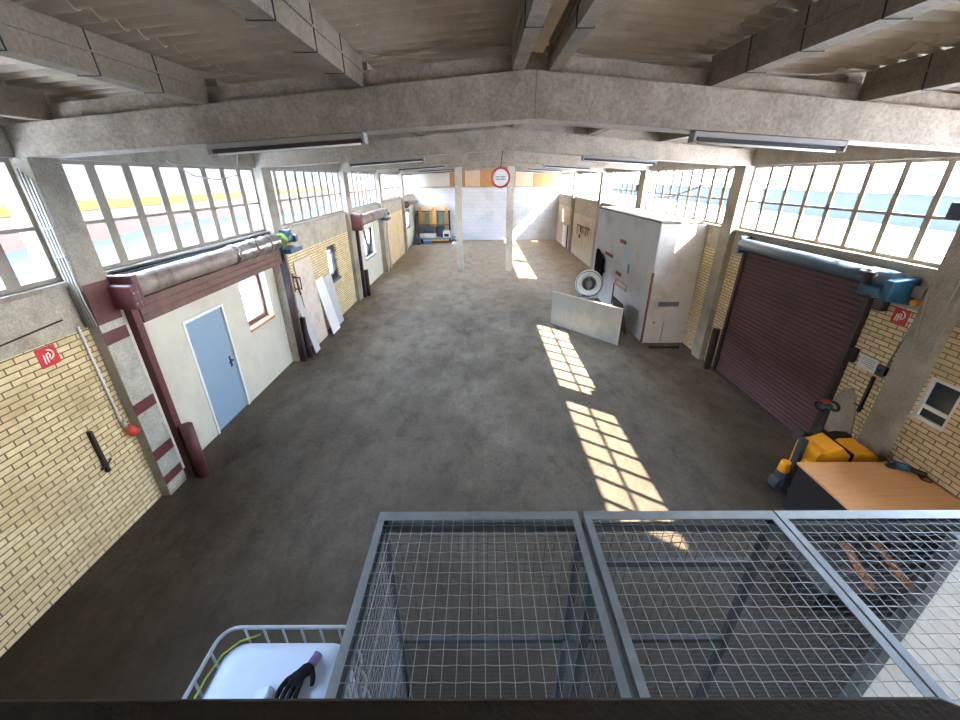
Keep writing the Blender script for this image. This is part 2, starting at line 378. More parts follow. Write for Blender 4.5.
# ---- columns
for i, (a, b) in enumerate(FR):
    nm = ['behind the railing', 'beside the yellow brick in front', 'second from the front', 'third from the front', 'fourth from the front', 'fifth from the front'][i]
    struct(MB().box(-4.95, XL + .13, a, b, 0, zbeam(XL) + .02), 'column', M['concrete'], 'left concrete wall column ' + nm, 'column', 'concrete wall columns', .008)
    struct(MB().box(5.95, XR - .13, a, b, 0, zbeam(XR) + .02), 'column', M['concrete'], 'right concrete wall column ' + nm, 'column', 'concrete wall columns', .008)
# ---- beams (roof girders with a narrower top rib)
for i, (a, b) in enumerate(FR + [(29.95, 30.36)]):
    y0, y1 = a, max(b, a + .36)
    xa, xb = -4.93, 5.93
    mb = MB().prism([(xa, zbeam(xa)), (XA, zbeam(XA)), (xb, zbeam(xb)), (xb, ztop(xb)), (XA, ztop(XA)), (xa, ztop(xa))], 'y', y0, y1)
    mb.prism([(xa, ztop(xa)), (XA, ztop(XA)), (xb, ztop(xb)), (xb, ztop(xb) + .15), (XA, ztop(XA) + .15), (xa, ztop(xa) + .15)], 'y', y0 + .1, y1 - .1)
    nm = ['overhead behind the railing', 'nearest to the railing', 'second from the railing, carrying the round sign', 'third from the railing', 'fourth from the railing, over the two posts', 'fifth from the railing', 'in front of the far wall'][i]
    struct(mb, 'beam', M['beam'], 'gabled concrete roof beam ' + nm, 'beam', 'gabled roof beams')
    if i == 1:
        struct(MB().box(XA + .025, XA + .035, y0 - .004, y0 + .002, zbeam(XA), ztop(XA)), 'beam_joint', M['purlin'], 'dark vertical joint at the peak of the nearest beam', 'joint')
# ---- purlins
PX = [-4.25, -2.68, -1.17, .36, .70, 2.24, 3.72, 5.25]
plab = ['next to the left wall', 'second from the left wall', 'third from the left wall', 'left of the ridge gap', 'right of the ridge gap', 'third from the right wall', 'second from the right wall', 'next to the right wall']
spans = [(Y0, .28)] + [(FR[i][0] + .28, FR[i + 1][0] + .08) for i in range(len(FR) - 1)] + [(FR[-1][0] + .28, 30.03)]
PH = .25
for j, (y0, y1) in enumerate(spans):
    for i, x in enumerate(PX):
        w = .11 if i in (3, 4) else .15
        xc = x; z0 = ztop(x) + .006
        p = MB().box(x - w / 2, x + w / 2, y0, y1, z0, z0 + PH)
        p.box(x - w / 2 - .012, x + w / 2 + .012, y0 + .02, y1 - .02, z0 + PH * .5, z0 + PH * .5 + .012) if j == 1 else None
        where = ['behind the railing', 'over the mesh cage and railing', 'in the bay after the nearest beam', 'in the bay after the second beam', 'in the bay before the two posts', 'in the bay after the two posts', 'in the last bay'][j]
        o = struct(p, 'purlin', M['purlin'], 'concrete purlin ' + plab[i] + ' ' + where, 'purlin', 'roof purlins')
        if j == 1:
            for q, yy in enumerate([.9, 1.9, 2.7, 3.3, 3.9]):
                if i in (3, 4) and q != 3: continue
                e = w / 2 + .004
                MB().tube([(x - e, yy + .03, z0 + PH), (x - e, yy, z0 - .004), (x + e, yy, z0 - .004), (x + e, yy - .02, z0 + PH)], .005, 5).build('strap', M['darkwire'], o)

# ---- corrugated roof
def roof(side, label):
    mb = MB(); lam = .185; npw = 12; ny = int((YF + .2 - (Y0 - .2)) / lam * npw)
    xs = [x for x in PX if (x < XA) == (side < 0)]
    if side > 0: xs = xs[::-1]
    cuts = [XA + side * 5.75] + [x + side * .02 for x in xs[1:-1]] + [xs[-1] - side * .04]
    cuts = [XA + side * 5.75] + xs[1:]
    for k, (xo, xi) in enumerate(zip(cuts, cuts[1:])):   # outer to inner edge of one course
        xo2 = xo + side * .03; xi2 = xi - side * (.24 if xi != xs[-1] else .02)
        z = lambda x, up: ztop(x) + PH + .04 + up
        vs = []; fs = []
        for s in range(ny + 1):
            y = Y0 - .2 + s * lam / npw; h = .025 * math.sin(2 * math.pi * s / npw)
            vs += [(xo2, y, z(xo2, .012) + h), (xi2, y, z(xi2, 0) + h)]
        for s in range(ny): fs.append((2 * s, 2 * s + 1, 2 * s + 3, 2 * s + 2) if side < 0 else (2 * s + 1, 2 * s, 2 * s + 2, 2 * s + 3))
        mb.add(vs, fs, False)
    o = mb.build('ceiling', M['sheet']); so = o.modifiers.new('thickness', 'SOLIDIFY'); so.thickness = .01; so.offset = 1
    tag(o, label, 'roof', None, 'structure')
roof(-1, 'corrugated fibre cement roof slope on the left'); roof(1, 'corrugated fibre cement roof slope on the right')
zr = ztop(XA) + PH
struct(MB().prism([(.12, zr + .06), (.5, zr + .2), (.9, zr + .06), (.9, zr + .1), (.5, zr + .25), (.12, zr + .1)], 'y', Y0 - .2, YF + .2), 'ceiling_ridge_cap', M['purlin'], 'dark ridge cap over the gap at the roof peak', 'roof')

# ---- window bands
def window(n, side, y0, y1, npane, label):
    xin = XL if side < 0 else XR
    s = -1 if side < 0 else 1
    xo = xin + s * .06; far = side > 0 and y0 > 9; xi = xo + s * (.018 if far else .028); hw = .068 if side < 0 or far else .045
    z0, z1 = ZB, ZT
    mb = MB(); fw = .05
    mb.box(xo, xi, y0, y1, z0, z0 + .05); mb.box(xo, xi, y0, y1, z1 - .045, z1)
    mb.box(xo, xi, y0, y0 + fw, z0 + .05, z1 - .045); mb.box(xo, xi, y1 - fw, y1, z0 + .05, z1 - .045)
    zt = 3.725
    mb.box(xo + s * .002, xi - s * .002, y0 + fw, y1 - fw, zt - .02, zt + .02)
    for k in range(1, npane):
        y = y0 + (y1 - y0) * k / npane
        tz = [(xo, y - hw), (xo, y + hw), (xo + s * .008, y + hw), (xi, y + .012), (xi, y - .012), (xo + s * .008, y - hw)]
        mb.prism(tz, 'z', z0 + .05, zt - .02); mb.prism(tz, 'z', zt + .02, z1 - .045)
    o = mb.build('window_%d' % n, M['winframe'] if side > 0 else M['winframe_left']); tag(o, label, 'window', None, 'structure')
    xg = xo + s * .012
    g = MB(); 
    for zz0, zz1 in ((z0 + .05, zt - .025), (zt + .025, z1 - .045)):
        ys = [y0 + fw] + [y0 + (y1 - y0) * k / npane for k in range(1, npane)] + [y1 - fw]
        for k in range(npane):
            a = ys[k] + (hw if k else 0); b = ys[k + 1] - (hw if k < npane - 1 else 0)
            g.add([(xg, a, zz0), (xg, b, zz0), (xg, b, zz1), (xg, a, zz1)], [(0, 1, 2, 3)])
    g.build('window_glass', M['glass'], o)
    sl = MB().box(xin - s * (.05 if side > 0 else .03), xo + s * .12, y0, y1, z0 - .055, z0)
    sl.build('window_sill', M['concrete'] if side < 0 else M['winframe'], o, .006)
np_ = [8, 8, 8, 9, 8, 10, 9]
for i, (a, b) in enumerate(bays):
    window(1 + i, -1, a, b, np_[i], 'left gridded concrete window band ' + bname[i])
    if i == 0:
        struct(MB().box(XR, 5.95, a, b, ZB - .06, ZT), 'wall_right', M['band'], 'added closed wall strip, unseen on the right behind the railing', 'wall'); continue  # unseen strip added to keep sun off the near floor
    if i == 1:
        struct(MB().box(XR, 5.95, a, 1.05, ZB - .06, ZT), 'wall_right', M['band'], 'added closed wall strip, unseen on the right above the mesh cage', 'wall'); a = 1.05  # added blank strip that cuts the sun patch short
    window(11 + i, 1, a, b, np_[i] - (1 if i == 1 else 0), 'right gridded concrete window band ' + bname[i].replace('blue door', 'maroon shutter'))

# ---- mid posts
for x, l in ((-.97, 'left one of the two slim concrete posts in mid hall'), (1.41, 'right one of the two slim concrete posts in mid hall')):
    struct(MB().box(x - .155, x + .155, 19.63, 19.93, 0, zbeam(x) - .002), 'column_post', M['post'], l, 'post', 'mid hall posts', .01)

# ------------------------------------------------------------------ outside
struct(MB().box(-120, -4.95, -80, 160, -.4, -.15).box(5.95, 140, -80, 160, -.4, -.15), 'ground_outside', M['snow'], 'snowy yard seen through the windows', 'ground')
b = thing('neighbour_building', 'pale house front with a yellow stripe outside the left windows', 'building', (-16, 20, 0))
MB().box(-22, -16, -40, 110, -.2, 2.72).build('pink_storey', M['pinkwall'], b)
MB().box(-22, -16, -40, 110, 2.72, 3.05).build('white_stripe', M['whitewall'], b)
MB().box(-22, -15.97, -40, 110, 3.05, 3.42).build('yellow_stripe', M['yellowwall'], b)
MB().box(-22, -16, -40, 110, 3.42, 8).build('upper_storey', M['whitewall'], b)
sb = MB(); N = 60; pts = []
for k in range(N + 1):
    y = -30 + 130 * k / N; h = 2.35 + .35 * math.sin(y * .35) * .5 + random.uniform(-.08, .08) - .02 * max(0, y - 15)
    pts.append((y, max(.6, h)))
vs = []; fs = []
for y, h in pts: vs += [(-10.5, y, -.2), (-12.5, y, h * .8), (-14, y, h), (-15.8, y, -.2)]
for k in range(N):
    for q in range(3): fs.append((4 * k + q, 4 * k + q + 1, 4 * k + q + 5, 4 * k + q + 4))
tag(sb.add(vs, fs, True).build('snow_bank', M['shadesnow']), 'long bluish snow bank outside the left windows', 'snow', None, 'stuff')
h = thing('neighbour_hall', 'long pale blue hall with a snowy roof outside the right windows', 'building', (40, 50, 0))
MB().box(40, 60, -20, 130, -.2, 2.7).build('cladding', M['bluehall'], h)
MB().prism([(39.5, 2.7), (60, 5.5), (60, 5.8), (39.5, 3.0)], 'y', -20, 130).build('snowy_roof', M['snow'], h)

# ------------------------------------------------------------------ fluorescent battens under the beams
def batten(x0, x1, y, label, style):
    xm = (x0 + x1) / 2; zc = zbeam(xm)
    ang = math.atan(.062) * (1 if xm < XA else -1)
    t = thing('fluorescent_batten', label, 'ceiling lamp', (xm, y, zc - .06), 'unlit batten lamps under the roof beams')
    T = Matrix.Translation((xm, y, zc)) @ Matrix.Rotation(-ang, 4, 'Y'); L = (x1 - x0) / 2 - .03
    MB().box(-L, L, -.06, .06, -.05, -.003, T).build('housing', M['lampbody'], t, .004)
    MB().prism([(-.04, -.051), (.04, -.051), (.06, -.092), (.05, -.092), (.035, -.062), (-.035, -.062), (-.05, -.092), (-.06, -.092)], 'x', -L + .03, L - .03, T).build('trough', M['lampdark'] if style else M['lampgrey'], t, .003)
    MB().tube([T @ Vector((-L + .05, 0, -.09)), T @ Vector((L - .05, 0, -.09))], .016, 8).build('tube', M['tube'], t)
    for s in (-1, 1):
        MB().box(s * L - .012, s * L + .012, -.062, .062, -.1, -.004, T).build('end_cap', M['lampbody'], t, .004)
for i in range(1, 6):
    nm = ['', 'nearest beam', 'second beam', 'third beam', 'beam over the two posts', 'fifth beam'][i]
    y = FR[i][0] + (-.06 if i == 1 else .12)
    y = FR[i][0] + .09
    batten(-2.74, -1.12, y, 'unlit lamp batten under the left half of the ' + nm, True)
    batten(2.1, 3.68, y, 'unlit lamp batten under the right half of the ' + nm, False)

# round sign on a rod
s = thing('round_sign', 'round white sign with a red border hanging on a rod', 'sign', (.44, 9.2, 4.0))
MB().tube([(.47, 9.2, zbeam(.47) + .001), (.44, 9.2, 4.4)], .009, 8).build('rod', M['darkwire'], s)
MB().lathe((.44, 9.21, 4.2), (0, -1, 0), [(0, 0), (.2, 0), (.205, .003), (.205, .012), (.2, .015), (0, .015)], 40).build('disc', M['white'], s)
MB().lathe((.44, 9.194, 4.2), (0, -1, 0), [(.165, 0), (.165, .004), (.2, .004), (.205, 0)], 40).build('red_border', M['red'], s)
tx = MB()
for zz, words in ((4.215, [(-.105, -.02), (.0, .1)]), (4.17, [(-.1, -.01), (.01, .1)])):
    for a, b_ in words: tx.box(.44 + a, .44 + b_, 9.188, 9.1935, zz - .009, zz + .009)
tx.build('faded_lettering', M['inkgreen'], s)

# ------------------------------------------------------------------ left side: shutters, doors, windows
def slanted(a, b): return Vector(b) - Vector(a)
# blue steel door with frame
d = thing('door_1', 'grey blue steel door in the cream infill wall', 'door', (-4.76, 6.52, 0), None, 'structure')
MB().box(-4.80, -4.76, 6.03, 7.01, .01, 2.08).build('door_leaf', M['bluedoor'], d, .004)
fr = MB().box(-4.83, -4.725, 5.98, 6.03, 0, 2.13).box(-4.83, -4.725, 7.01, 7.06, 0, 2.13).box(-4.83, -4.725, 6.03, 7.01, 2.08, 2.13)
fr.build('door_frame', M['whitepaint'], d)
hd = MB().box(-4.76, -4.752, 6.86, 6.90, .93, 1.15); hd.tube([(-4.755, 6.88, 1.07), (-4.70, 6.88, 1.07), (-4.695, 6.86, 1.07), (-4.695, 6.75, 1.065)], .011, 8)
hd.tube([(-4.755, 6.88, .98), (-4.735, 6.88, .98)], .012, 8)
hd.build('door_handle', M['black'], d)
MB().cyl((-4.735, 6.04, .25), (-4.735, 6.04, .37), .012).cyl((-4.735, 6.04, 1.7), (-4.735, 6.04, 1.82), .012).build('hinge', M['galv'], d)

def casement(n, y0, y1, z0, z1, x, label, fm, mull=(), trans=(), side=-1, w=.05, glass='glass'):
    s = side
    mb = MB(); xa, xb = x, x + s * .06
    mb.box(xa, xb, y0, y1, z0, z0 + w); mb.box(xa, xb, y0, y1, z1 - w, z1); mb.box(xa, xb, y0, y0 + w, z0 + w, z1 - w); mb.box(xa, xb, y1 - w, y1, z0 + w, z1 - w)
    for m in mull: mb.box(xa, xb, m - w / 2, m + w / 2, z0 + w, z1 - w)
    for t in trans: mb.box(xa + s * .005, xb - s * .005, y0 + w, y1 - w, t - w / 2, t + w / 2)
    o = tag(mb.build('window_%d' % n, fm), label, 'window', None, 'structure')
    xg = x + s * .03
    MB().add([(xg, y0 + w, z0 + w), (xg, y1 - w, z0 + w), (xg, y1 - w, z1 - w), (xg, y0 + w, z1 - w)], [(0, 1, 2, 3)]).build('window_glass', M[glass], o)
    return o
w1 = casement(21, 7.72, 8.74, 1.36, 2.42, -4.88, 'brown framed window in the cream wall behind the blue door', M['brownbar'], w=.1)
MB().box(-4.95, -4.72, 7.72, 8.74, 1.30, 1.36).build('window_sill', M['orangewood'], w1)
w2 = casement(22, 12.36, 13.2, 1.25, 2.3, -4.75, 'dark framed window with security bars in the yellow brick', M['chassis'], w=.15)
MB().box(-4.9, -4.62, 12.33, 13.23, 1.19, 1.25).build('window_sill', M['chassis'], w2)
bb = MB()
for k in range(1, 6): bb.cyl((-4.68, 12.36 + .84 * k / 6, 1.25), (-4.68, 12.36 + .84 * k / 6, 2.3), .012, None, 6)
for z in (1.5, 1.8, 2.08): bb.box(-4.69, -4.67, 12.36, 13.2, z - .012, z + .012)
bb.build('security_bars', M['darksteel'], w2)
w3 = casement(23, 16.85, 18.4, 1.14, 2.27, -4.85, 'dark framed window with crossed bars in the cream wall of the third bay', M['darksteel'], (17.62,), (), -1, .09)
MB().box(-4.95, -4.70, 16.8, 18.45, 1.06, 1.14).build('window_sill', M['galv'], w3)
MB().tube([(-4.8, 17.0, 2.2), (-4.8, 17.6, 1.5), (-4.8, 17.62, 1.2)], .05, 8).tube([(-4.79, 18.2, 2.2), (-4.79, 17.75, 1.5), (-4.79, 17.7, 1.2)], .05, 8).build('security_bars', M['darksteel'], w3)
w4 = casement(24, 27.2, 28.6, 1.15, 2.35, -4.76, 'small window in the cream wall beside the far rack', M['chassis'], (27.9,), w=.16)
w5 = casement(25, 4.04, 4.44, 1.34, 1.93, 5.66, 'small white framed window in the right brick wall before the column', M['whitepaint'], (), (1.53,), 1, .05, 'opaqueglass')
w6 = casement(26, 28.2, 28.9, 1.55, 2.3, 5.7, 'small window in the tan right wall near the far corner', M['darksteel'], (), (), 1, .06)

# roller shutter of the blue door bay
t = thing('roller_shutter', 'foil wrapped roller shutter tube with burgundy lintel above the blue door', 'roller shutter', (-4.45, 6.95, 2.45))
def roller_tube(y0, y1, x, z, r, mat_, nm, n=40, amp=.012, par=None):
    pts = []; rs = []
    for k in range(n + 1):
        y = y0 + (y1 - y0) * k / n; pts.append((x, y, z)); rs.append(r + amp * math.sin(k * 1.3) * math.sin(k * .37 + 1) )
    return MB().tube(pts, rs, 20).build(nm, mat_, par)
roller_tube(4.98, 7.3, -4.5, 2.94, .155, M['rollbrown'], 'bare_tube', 30, .005, t)
roller_tube(7.3, 9.0, -4.5, 2.94, .165, M['silver'], 'foil_wrapped_tube', 40, .018, t)
for yy in (7.35, 7.98, 8.55): MB().cyl((-4.5, yy - .03, 2.94), (-4.5, yy + .03, 2.94), .182, None, 20).build('tape_band', M['rollbrown'], t)
lm = MB()
for k in range(3): lm.box(-4.52, -4.46, 5.02, 9.08, 2.46 + .105 * k, 2.563 + .105 * k)
lm.build('lowered_slats', M['brownbar'], t, .008)
hb = MB().box(-4.64, -4.3, 4.86, 4.97, 2.72, 3.12); hb.build('bracket_plate', M['burgundy'], t, .01)
MB().box(-4.58, -4.24, 4.74, 4.86, 2.72, 3.02).build('bearing_box', M['burgundy'], t, .025)
for yy in (4.76, 4.82):
    for zz in (2.80, 2.93): MB().cyl((-4.24, yy, zz), (-4.23, yy, zz), .012, None, 8).build('bolt', M['galv'], t)
MB().box(-4.66, -4.60, 4.86, 9.06, 3.03, 3.10).build('cover_strip', M['bluegrey'], t)
MB().tube([(-4.58, 4.95, 3.14), (-4.56, 6.5, 3.13), (-4.57, 9.0, 3.13)], .022, 8).build('cable', M['darkwire'], t)
MB().box(-4.52, -4.42, 4.84, 4.95, 0, 2.72).build('guide_rail', M['burgundy'], t, .006)
MB().box(-4.54, -4.40, 9.10, 9.2, 0, 2.72).build('guide_rail', M['darksteel'], t, .006)
def motor(x, y, z, par, s=1):
    MB().box(x - .16, x + .2 * s, y - .02, y + .62, z - .30, z - .2).box(x - .16, x + .02, y - .02, y + .03, z - .2, z + .1).build('console', M['motorblue'], par, .012)
    MB().cyl((x, y + .05, z), (x, y + .55, z), .11, .11, 16).build('motor_barrel', M['bluegrey'], par)
    MB().cyl((x, y + .02, z), (x, y + .07, z), .15, .15, 16).build('drum_end', M['green'], par)
    MB().box(x - .1, x + .12, y + .2, y + .38, z + .06, z + .19).box(x + .02, x + .16, y + .42, y + .56, z - .1, z + .05).build('gearbox', M['motorblue'], par, .02)
motor(-4.42, 9.1, 2.96, t)
# column stripes and red head: painted bands on the hall face of the front left column
scol = [o for o in bpy.data.objects if o.get('label') == 'left concrete wall column beside the yellow brick in front'][0]
scol['label'] = 'left concrete wall column with burgundy and white warning bands'
dw = mat('dirty_white_paint', (172, 170, 158), .8, 0, .1, 6, .1, 60, (146, 142, 130), True, 40)
for z0, z1, m in ((2.62, 3.1, 1), (2.36, 2.52, 1), (1.36, 1.52, 1), (.62, .78, 1), (.2, .34, 1), (.06, .2, 0), (.34, .62, 0), (.78, 1.36, 0), (1.52, 2.36, 0), (2.52, 2.62, 0)):
    MB().box(-4.525, -4.516, 4.452, 4.798, z0, z1).build('burgundy_band' if m else 'white_band', M['burgundy'] if m else dw, scol)
def guard(name, x, y, z, r, m, label):
    return tag(MB().cyl((x, y, 0), (x, y, z), r, None, 16).build(name, M[m]), label, 'bumper post')
guard('bumper_tube', -4.32, 4.90, .92, .085, 'burgundy', 'thick burgundy bumper tube at the foot of the striped column')
guard('bumper_tube', -4.42, 9.42, 1.05, .07, 'darksteel', 'dark bumper tube in front of the leaning boards on the left')
guard('bumper_tube', 5.46, 8.64, 1.0, .08, 'darksteel', 'dark bumper tube at the far side of the maroon shutter')

# conduits on the striped column
pp = thing('conduit_bundle', 'bundle of pale conduits running up beside the striped column', 'conduit', (-4.56, 4.4, 2.6))
for k in range(4):
    x = -4.64 + .035 * k
    MB().tube([(x, 4.42, 4.3 - .03 * k), (x, 4.42, 3.2), (x + .01, 4.40, 3.0), (x + .02, 4.42, 2.62)], .012, 6).build('conduit', M['pipe'], pp)
for z in (3.72, 3.42): MB().box(-4.655, -4.51, 4.40, 4.45, z, z + .015).build('clip', M['galv'], pp)

# second shutter (third bay)
t3 = thing('roller_shutter', 'roller shutter tube with burgundy end box over the cream wall of the third bay', 'roller shutter', (-4.42, 17, 2.5))
roller_tube(15.0, 19.2, -4.42, 2.78, .2, M['rollbrown'], 'rolled_slats', 30, .008, t3)
MB().box(-4.64, -4.16, 14.72, 14.98, 2.5, 3.06).build('end_box', M['burgundy'], t3, .04)
MB().box(-4.52, -4.40, 15.02, 15.12, 0, 2.55).build('guide_rail', M['darksteel'], t3, .006)
motor(-4.4, 19.3, 2.72, t3)
guard('bumper_tube', -4.38, 15.32, 1.0, .08, 'darksteel', 'dark bumper tube at the foot of the third bay shutter rail')
tag(MB().tube([(-4.46, 20.1, 2.5), (-4.46, 20.1, .02)], .06, 12).build('drain_pipe', M['beigeboard']), 'cream coloured downpipe beside the fourth left column', 'pipe')
# small motor near far end
mo = thing('roller_shutter', 'small brown roller end above the far left cream wall', 'roller shutter', (-4.4, 25.8, 2.55))
MB().cyl((-4.45, 25.74, 2.72), (-4.45, 30.0, 2.72), .1, None, 14).build('rolled_slats', M['rollbrown'], mo)
MB().lathe((-4.45, 25.8, 2.72), (0, 1, 0), [(0, -.05), (.2, -.05), (.2, .05), (0, .05)], 20).build('end_disc', M['brownbar'], mo)

# leaning boards in the second bay
def lean_board(y0, y1, h, foot, m, label, th=.02, base=0):
    a = math.atan2(XL + .004 - 0 - (XL + foot), h)
    T = Matrix.Translation((XL + foot + .004, 0, base)) @ Matrix.Rotation(a, 4, 'Y')
    L = math.hypot(h, foot - .03)
    return tag(MB().box(0, th, y0, y1, .0, L, T).build('board', M[m], None, .003), label, 'board', 'boards leaning on the left wall')
lean_board(9.96, 10.97, 2.3, .14, 'chip', 'tall pinkish chipboard sheet leaning on the yellow brick wall')
lean_board(9.62, 9.93, 1.55, .30, 'palegrey', 'narrow pale board leaning behind the dark bumper tube')
lean_board(11.0, 11.62, 1.6, .30, 'whitepaint', 'white board leaning between the chipboard and the grey board')
lean_board(11.66, 12.3, 1.55, .2, 'palegrey', 'pale grey board leaning under the barred window')
hk = thing('wall_bracket', 'dark angular steel bracket fixed above the leaning boards', 'bracket', (-4.6, 9.85, 1.8))
MB().tube([(-4.66, 9.66, 1.72), (-4.4, 9.66, 1.72), (-4.4, 9.66, 2.0), (-4.66, 9.66, 2.0)], .02, 6).build('loop', M['darksteel'], hk)
MB().box(-4.66, -4.6, 9.58, 9.76, 1.62, 2.08).build('plate', M['darksteel'], hk)
MB().tube([(-4.5, 9.66, 1.72), (-4.46, 9.7, 1.6), (-4.5, 9.74, 1.55)], .016, 6).build('hook', M['darksteel'], hk)

# fire hose signs
def hose_sign(side, y, z, label):
    x = XL + .001 if side < 0 else XR - .001; s = 1 if side < 0 else -1
    t = thing('fire_hose_sign', label, 'sign', (x, y, z - .105), None)
    # local (u to the right for a viewer inside the hall, v up)
    def P(u, v, d): return (x + s * d, y + u * s, z + v)
    def rect(mb, u0, u1, v0, v1, d0, d1):
        mb.box(x + s * d0, x + s * d1, y + u0, y + u1, z + v0, z + v1)
    mb = MB(); rect(mb, -.105, .105, -.105, .105, 0, .004); mb.build('sign_plate', M['red'], t)
    arc = [P(-.045 + .05, .072, .006)] + [P(.0 + .058 * math.cos(R(75 - 16 * k)), .018 + .054 * math.sin(R(75 - 16 * k)), .006) for k in range(11)]
    g = MB().tube(arc, .0075, 6)
    g.tube([P(-.02, -.062, .006), P(-.02, .0, .006), P(-.014, .03, .006), P(.01, .036, .006), P(.018, .01, .006), P(.005, -.02, .006)], .009, 6)
    g.tube([P(-.052, -.07, .006), P(-.045, .03, .006)], .007, 6)
    g.build('hose_symbol', M['white'], t)
    b = MB(); 
    for u0, u1, v0, v1 in ((-.105, .105, .097, .105), (-.105, .105, -.105, -.097), (-.105, -.097, -.097, .097), (.097, .105, -.097, .097)): rect(b, u0, u1, v0, v1, .004, .0055)
    return t
hose_sign(-1, 3.905, 2.47, 'red square fire hose sign on the left brick wall')
hose_sign(1, 5.08, 2.49, 'red square fire hose sign on the right wall beside the maroon shutter')
c = thing('pendant_socket', 'pale cable with a red plug hanging down the left brick wall', 'cable', (-4.62, 4.33, 1.1))
MB().tube([(-4.63, 4.32, 2.66), (-4.63, 4.325, 1.36)], .014, 8).build('cable', M['whitepaint'], c)
MB().cyl((-4.62, 4.33, 1.36), (-4.615, 4.34, 1.26), .03, .035, 12).build('connector', M['pipe'], c)
MB().cyl((-4.61, 4.345, 1.26), (-4.58, 4.40, 1.14), .05, .062, 14).build('plug', M['reddull'], c)
k_ = thing('wall_hook', 'short dark iron bar bracket on the left brick wall', 'hook', (-4.62, 3.92, .9))
MB().box(-4.648, -4.60, 3.90, 3.935, .90, 1.49).build('bar', M['darksteel'], k_)
MB().tube([(-4.62, 3.85, .98), (-4.60, 3.92, 1.0), (-4.60, 3.99, 1.04)], .012, 6).build('peg', M['darksteel'], k_)
MB().tube([(-4.642, -.1, 2.64), (-4.642, 4.1, 2.63), (-4.642, 4.3, 2.66)], .008, 6)
tag(MB().tube([(-4.64, 0, 2.70), (-4.64, 3.0, 2.70), (-4.64, 4.2, 2.78)], .009, 6).build('wall_cable', M['darkwire']), 'thin dark cable along the left concrete band', 'cable')

# ------------------------------------------------------------------ right side
t = thing('roller_door', 'closed maroon slatted roller door in the right wall', 'roller door', (5.6, 7.25, 0))
mb = MB(); n = 34; hh = 2.78
for k in range(n):
    z0 = .05 + (hh - .05) * k / n; z1 = .05 + (hh - .05) * (k + 1) / n
    mb.prism([(5.612, z0), (5.60, z0), (5.582, z0 + .004), (5.577, (z0 + z1) / 2), (5.584, z1 - .01), (5.60, z1 - .008), (5.60, z1), (5.612, z1)], 'y', 5.58, 8.46)
mb.build('slat_curtain', M['shutter'], t)
MB().box(5.55, 5.61, 5.58, 8.46, 0, .05).build('bottom_bar', M['darksteel'], t)
MB().box(5.52, 5.62, 8.46, 8.54, 0, 2.8).build('guide_rail', M['darksteel'], t, .005)
MB().box(5.53, 5.62, 5.50, 5.58, 0, 2.62).build('guide_rail', M['darksteel'], t, .005)
MB().cyl((5.46, 5.55, 2.93), (5.46, 8.5, 2.93), .115, None, 18).build('shutter_tube', M['bluegrey'], t)
MB().box(5.40, 5.62, 8.5, 8.58, 2.74, 3.08).build('end_plate', M['bluegrey'], t, .01)
mt = MB().box(5.30, 5.62, 5.34, 5.5, 2.7, 3.05).build('motor_console', M['motorblue'], t, .02)
MB().prism([(5.26, 2.72), (5.62, 2.66), (5.62, 3.02), (5.26, 2.98)], 'y', 5.0, 5.12).build('motor_console', M['motorblue'], t, .02)
MB().cyl((5.42, 5.12, 2.95), (5.42, 5.5, 2.95), .12, None, 18).build('motor_barrel', M['bluegrey'], t)
MB().box(5.22, 5.36, 5.12, 5.36, 2.74, 2.86).build('gearbox', M['motorblue'], t, .02)
MB().cyl((5.3, 5.4, 2.86), (5.3, 5.4, 3.06), .05, None, 10).cyl((5.26, 5.28, 3.0), (5.26, 5.5, 3.0), .035, None, 10).build('brake', M['darksteel'], t)
MB().box(5.5, 5.61, 5.26, 5.40, 2.5, 2.66).build('chain_box', M['darksteel'], t, .01)
MB().box(5.56, 5.62, 5.40, 5.495, 1.66, 1.88).build('limit_switch', M['black'], t, .01)

tag(MB().box(5.615, 5.629, 5.08, 5.36, 1.63, 1.83).build('notice_board', M['paperlabel'], None, .002), 'white notice plate on bricks beside the maroon shutter', 'notice')
nb = bpy.data.objects['notice_board']; tx = MB()
for k in range(5): tx.box(5.6125, 5.6155, 5.11, 5.11 + (.2, .22, .16, .21, .12)[k], 1.79 - .028 * k, 1.798 - .028 * k)
tx.build('faded_lettering', M['inkgreen'], nb)
sw = thing('wall_switch', 'dark switch box with conduit under the right fire hose sign', 'switch', (5.6, 4.99, 1.64))
MB().box(5.57, 5.629, 4.92, 5.04, 1.66, 1.8).build('box', M['chassis'], sw, .008)
MB().cyl((5.57, 4.98, 1.73), (5.555, 4.98, 1.73), .02, None, 12).build('button', M['black'], sw)
MB().tube([(5.62, 4.97, 1.8), (5.62, 4.9, 2.35), (5.62, 4.86, 2.62), (5.60, 4.85, 2.95)], .011, 6).build('conduit', M['pipe'], sw)
w = thing('wall_hook', 'short dark iron bar bracket on the right bricks beside the notice', 'hook', (5.6, 5.05, 1.02))
MB().box(5.59, 5.628, 5.03, 5.065, 1.02, 1.6).build('bar', M['darksteel'], w)
MB().tube([(5.6, 4.98, 1.10), (5.58, 5.05, 1.12), (5.58, 5.12, 1.12)], .012, 6).build('peg', M['darksteel'], w)
sb_ = thing('switch_box', 'small box with a yellow switch and label high beside the right column', 'switch', (5.6, 4.95, 2.7))
MB().box(5.54, 5.629, 4.86, 5.0, 2.78, 2.93).build('box', M['lampbody'], sb_, .008)
MB().box(5.55, 5.629, 4.90, 4.98, 2.69, 2.75).build('yellow_switch', M['yellow'], sb_, .004)
tag(MB().prism([(4.98, .0), (5.48, .0), (5.49, 1.0), (5.4, 1.22), (5.26, 1.3), (5.12, 1.08), (5.0, .6)], 'x', 5.618, 5.6295).build('plaster_patch', M['concrete']), 'grey plaster patch on the bricks behind the yellow pallet truck', 'patch')
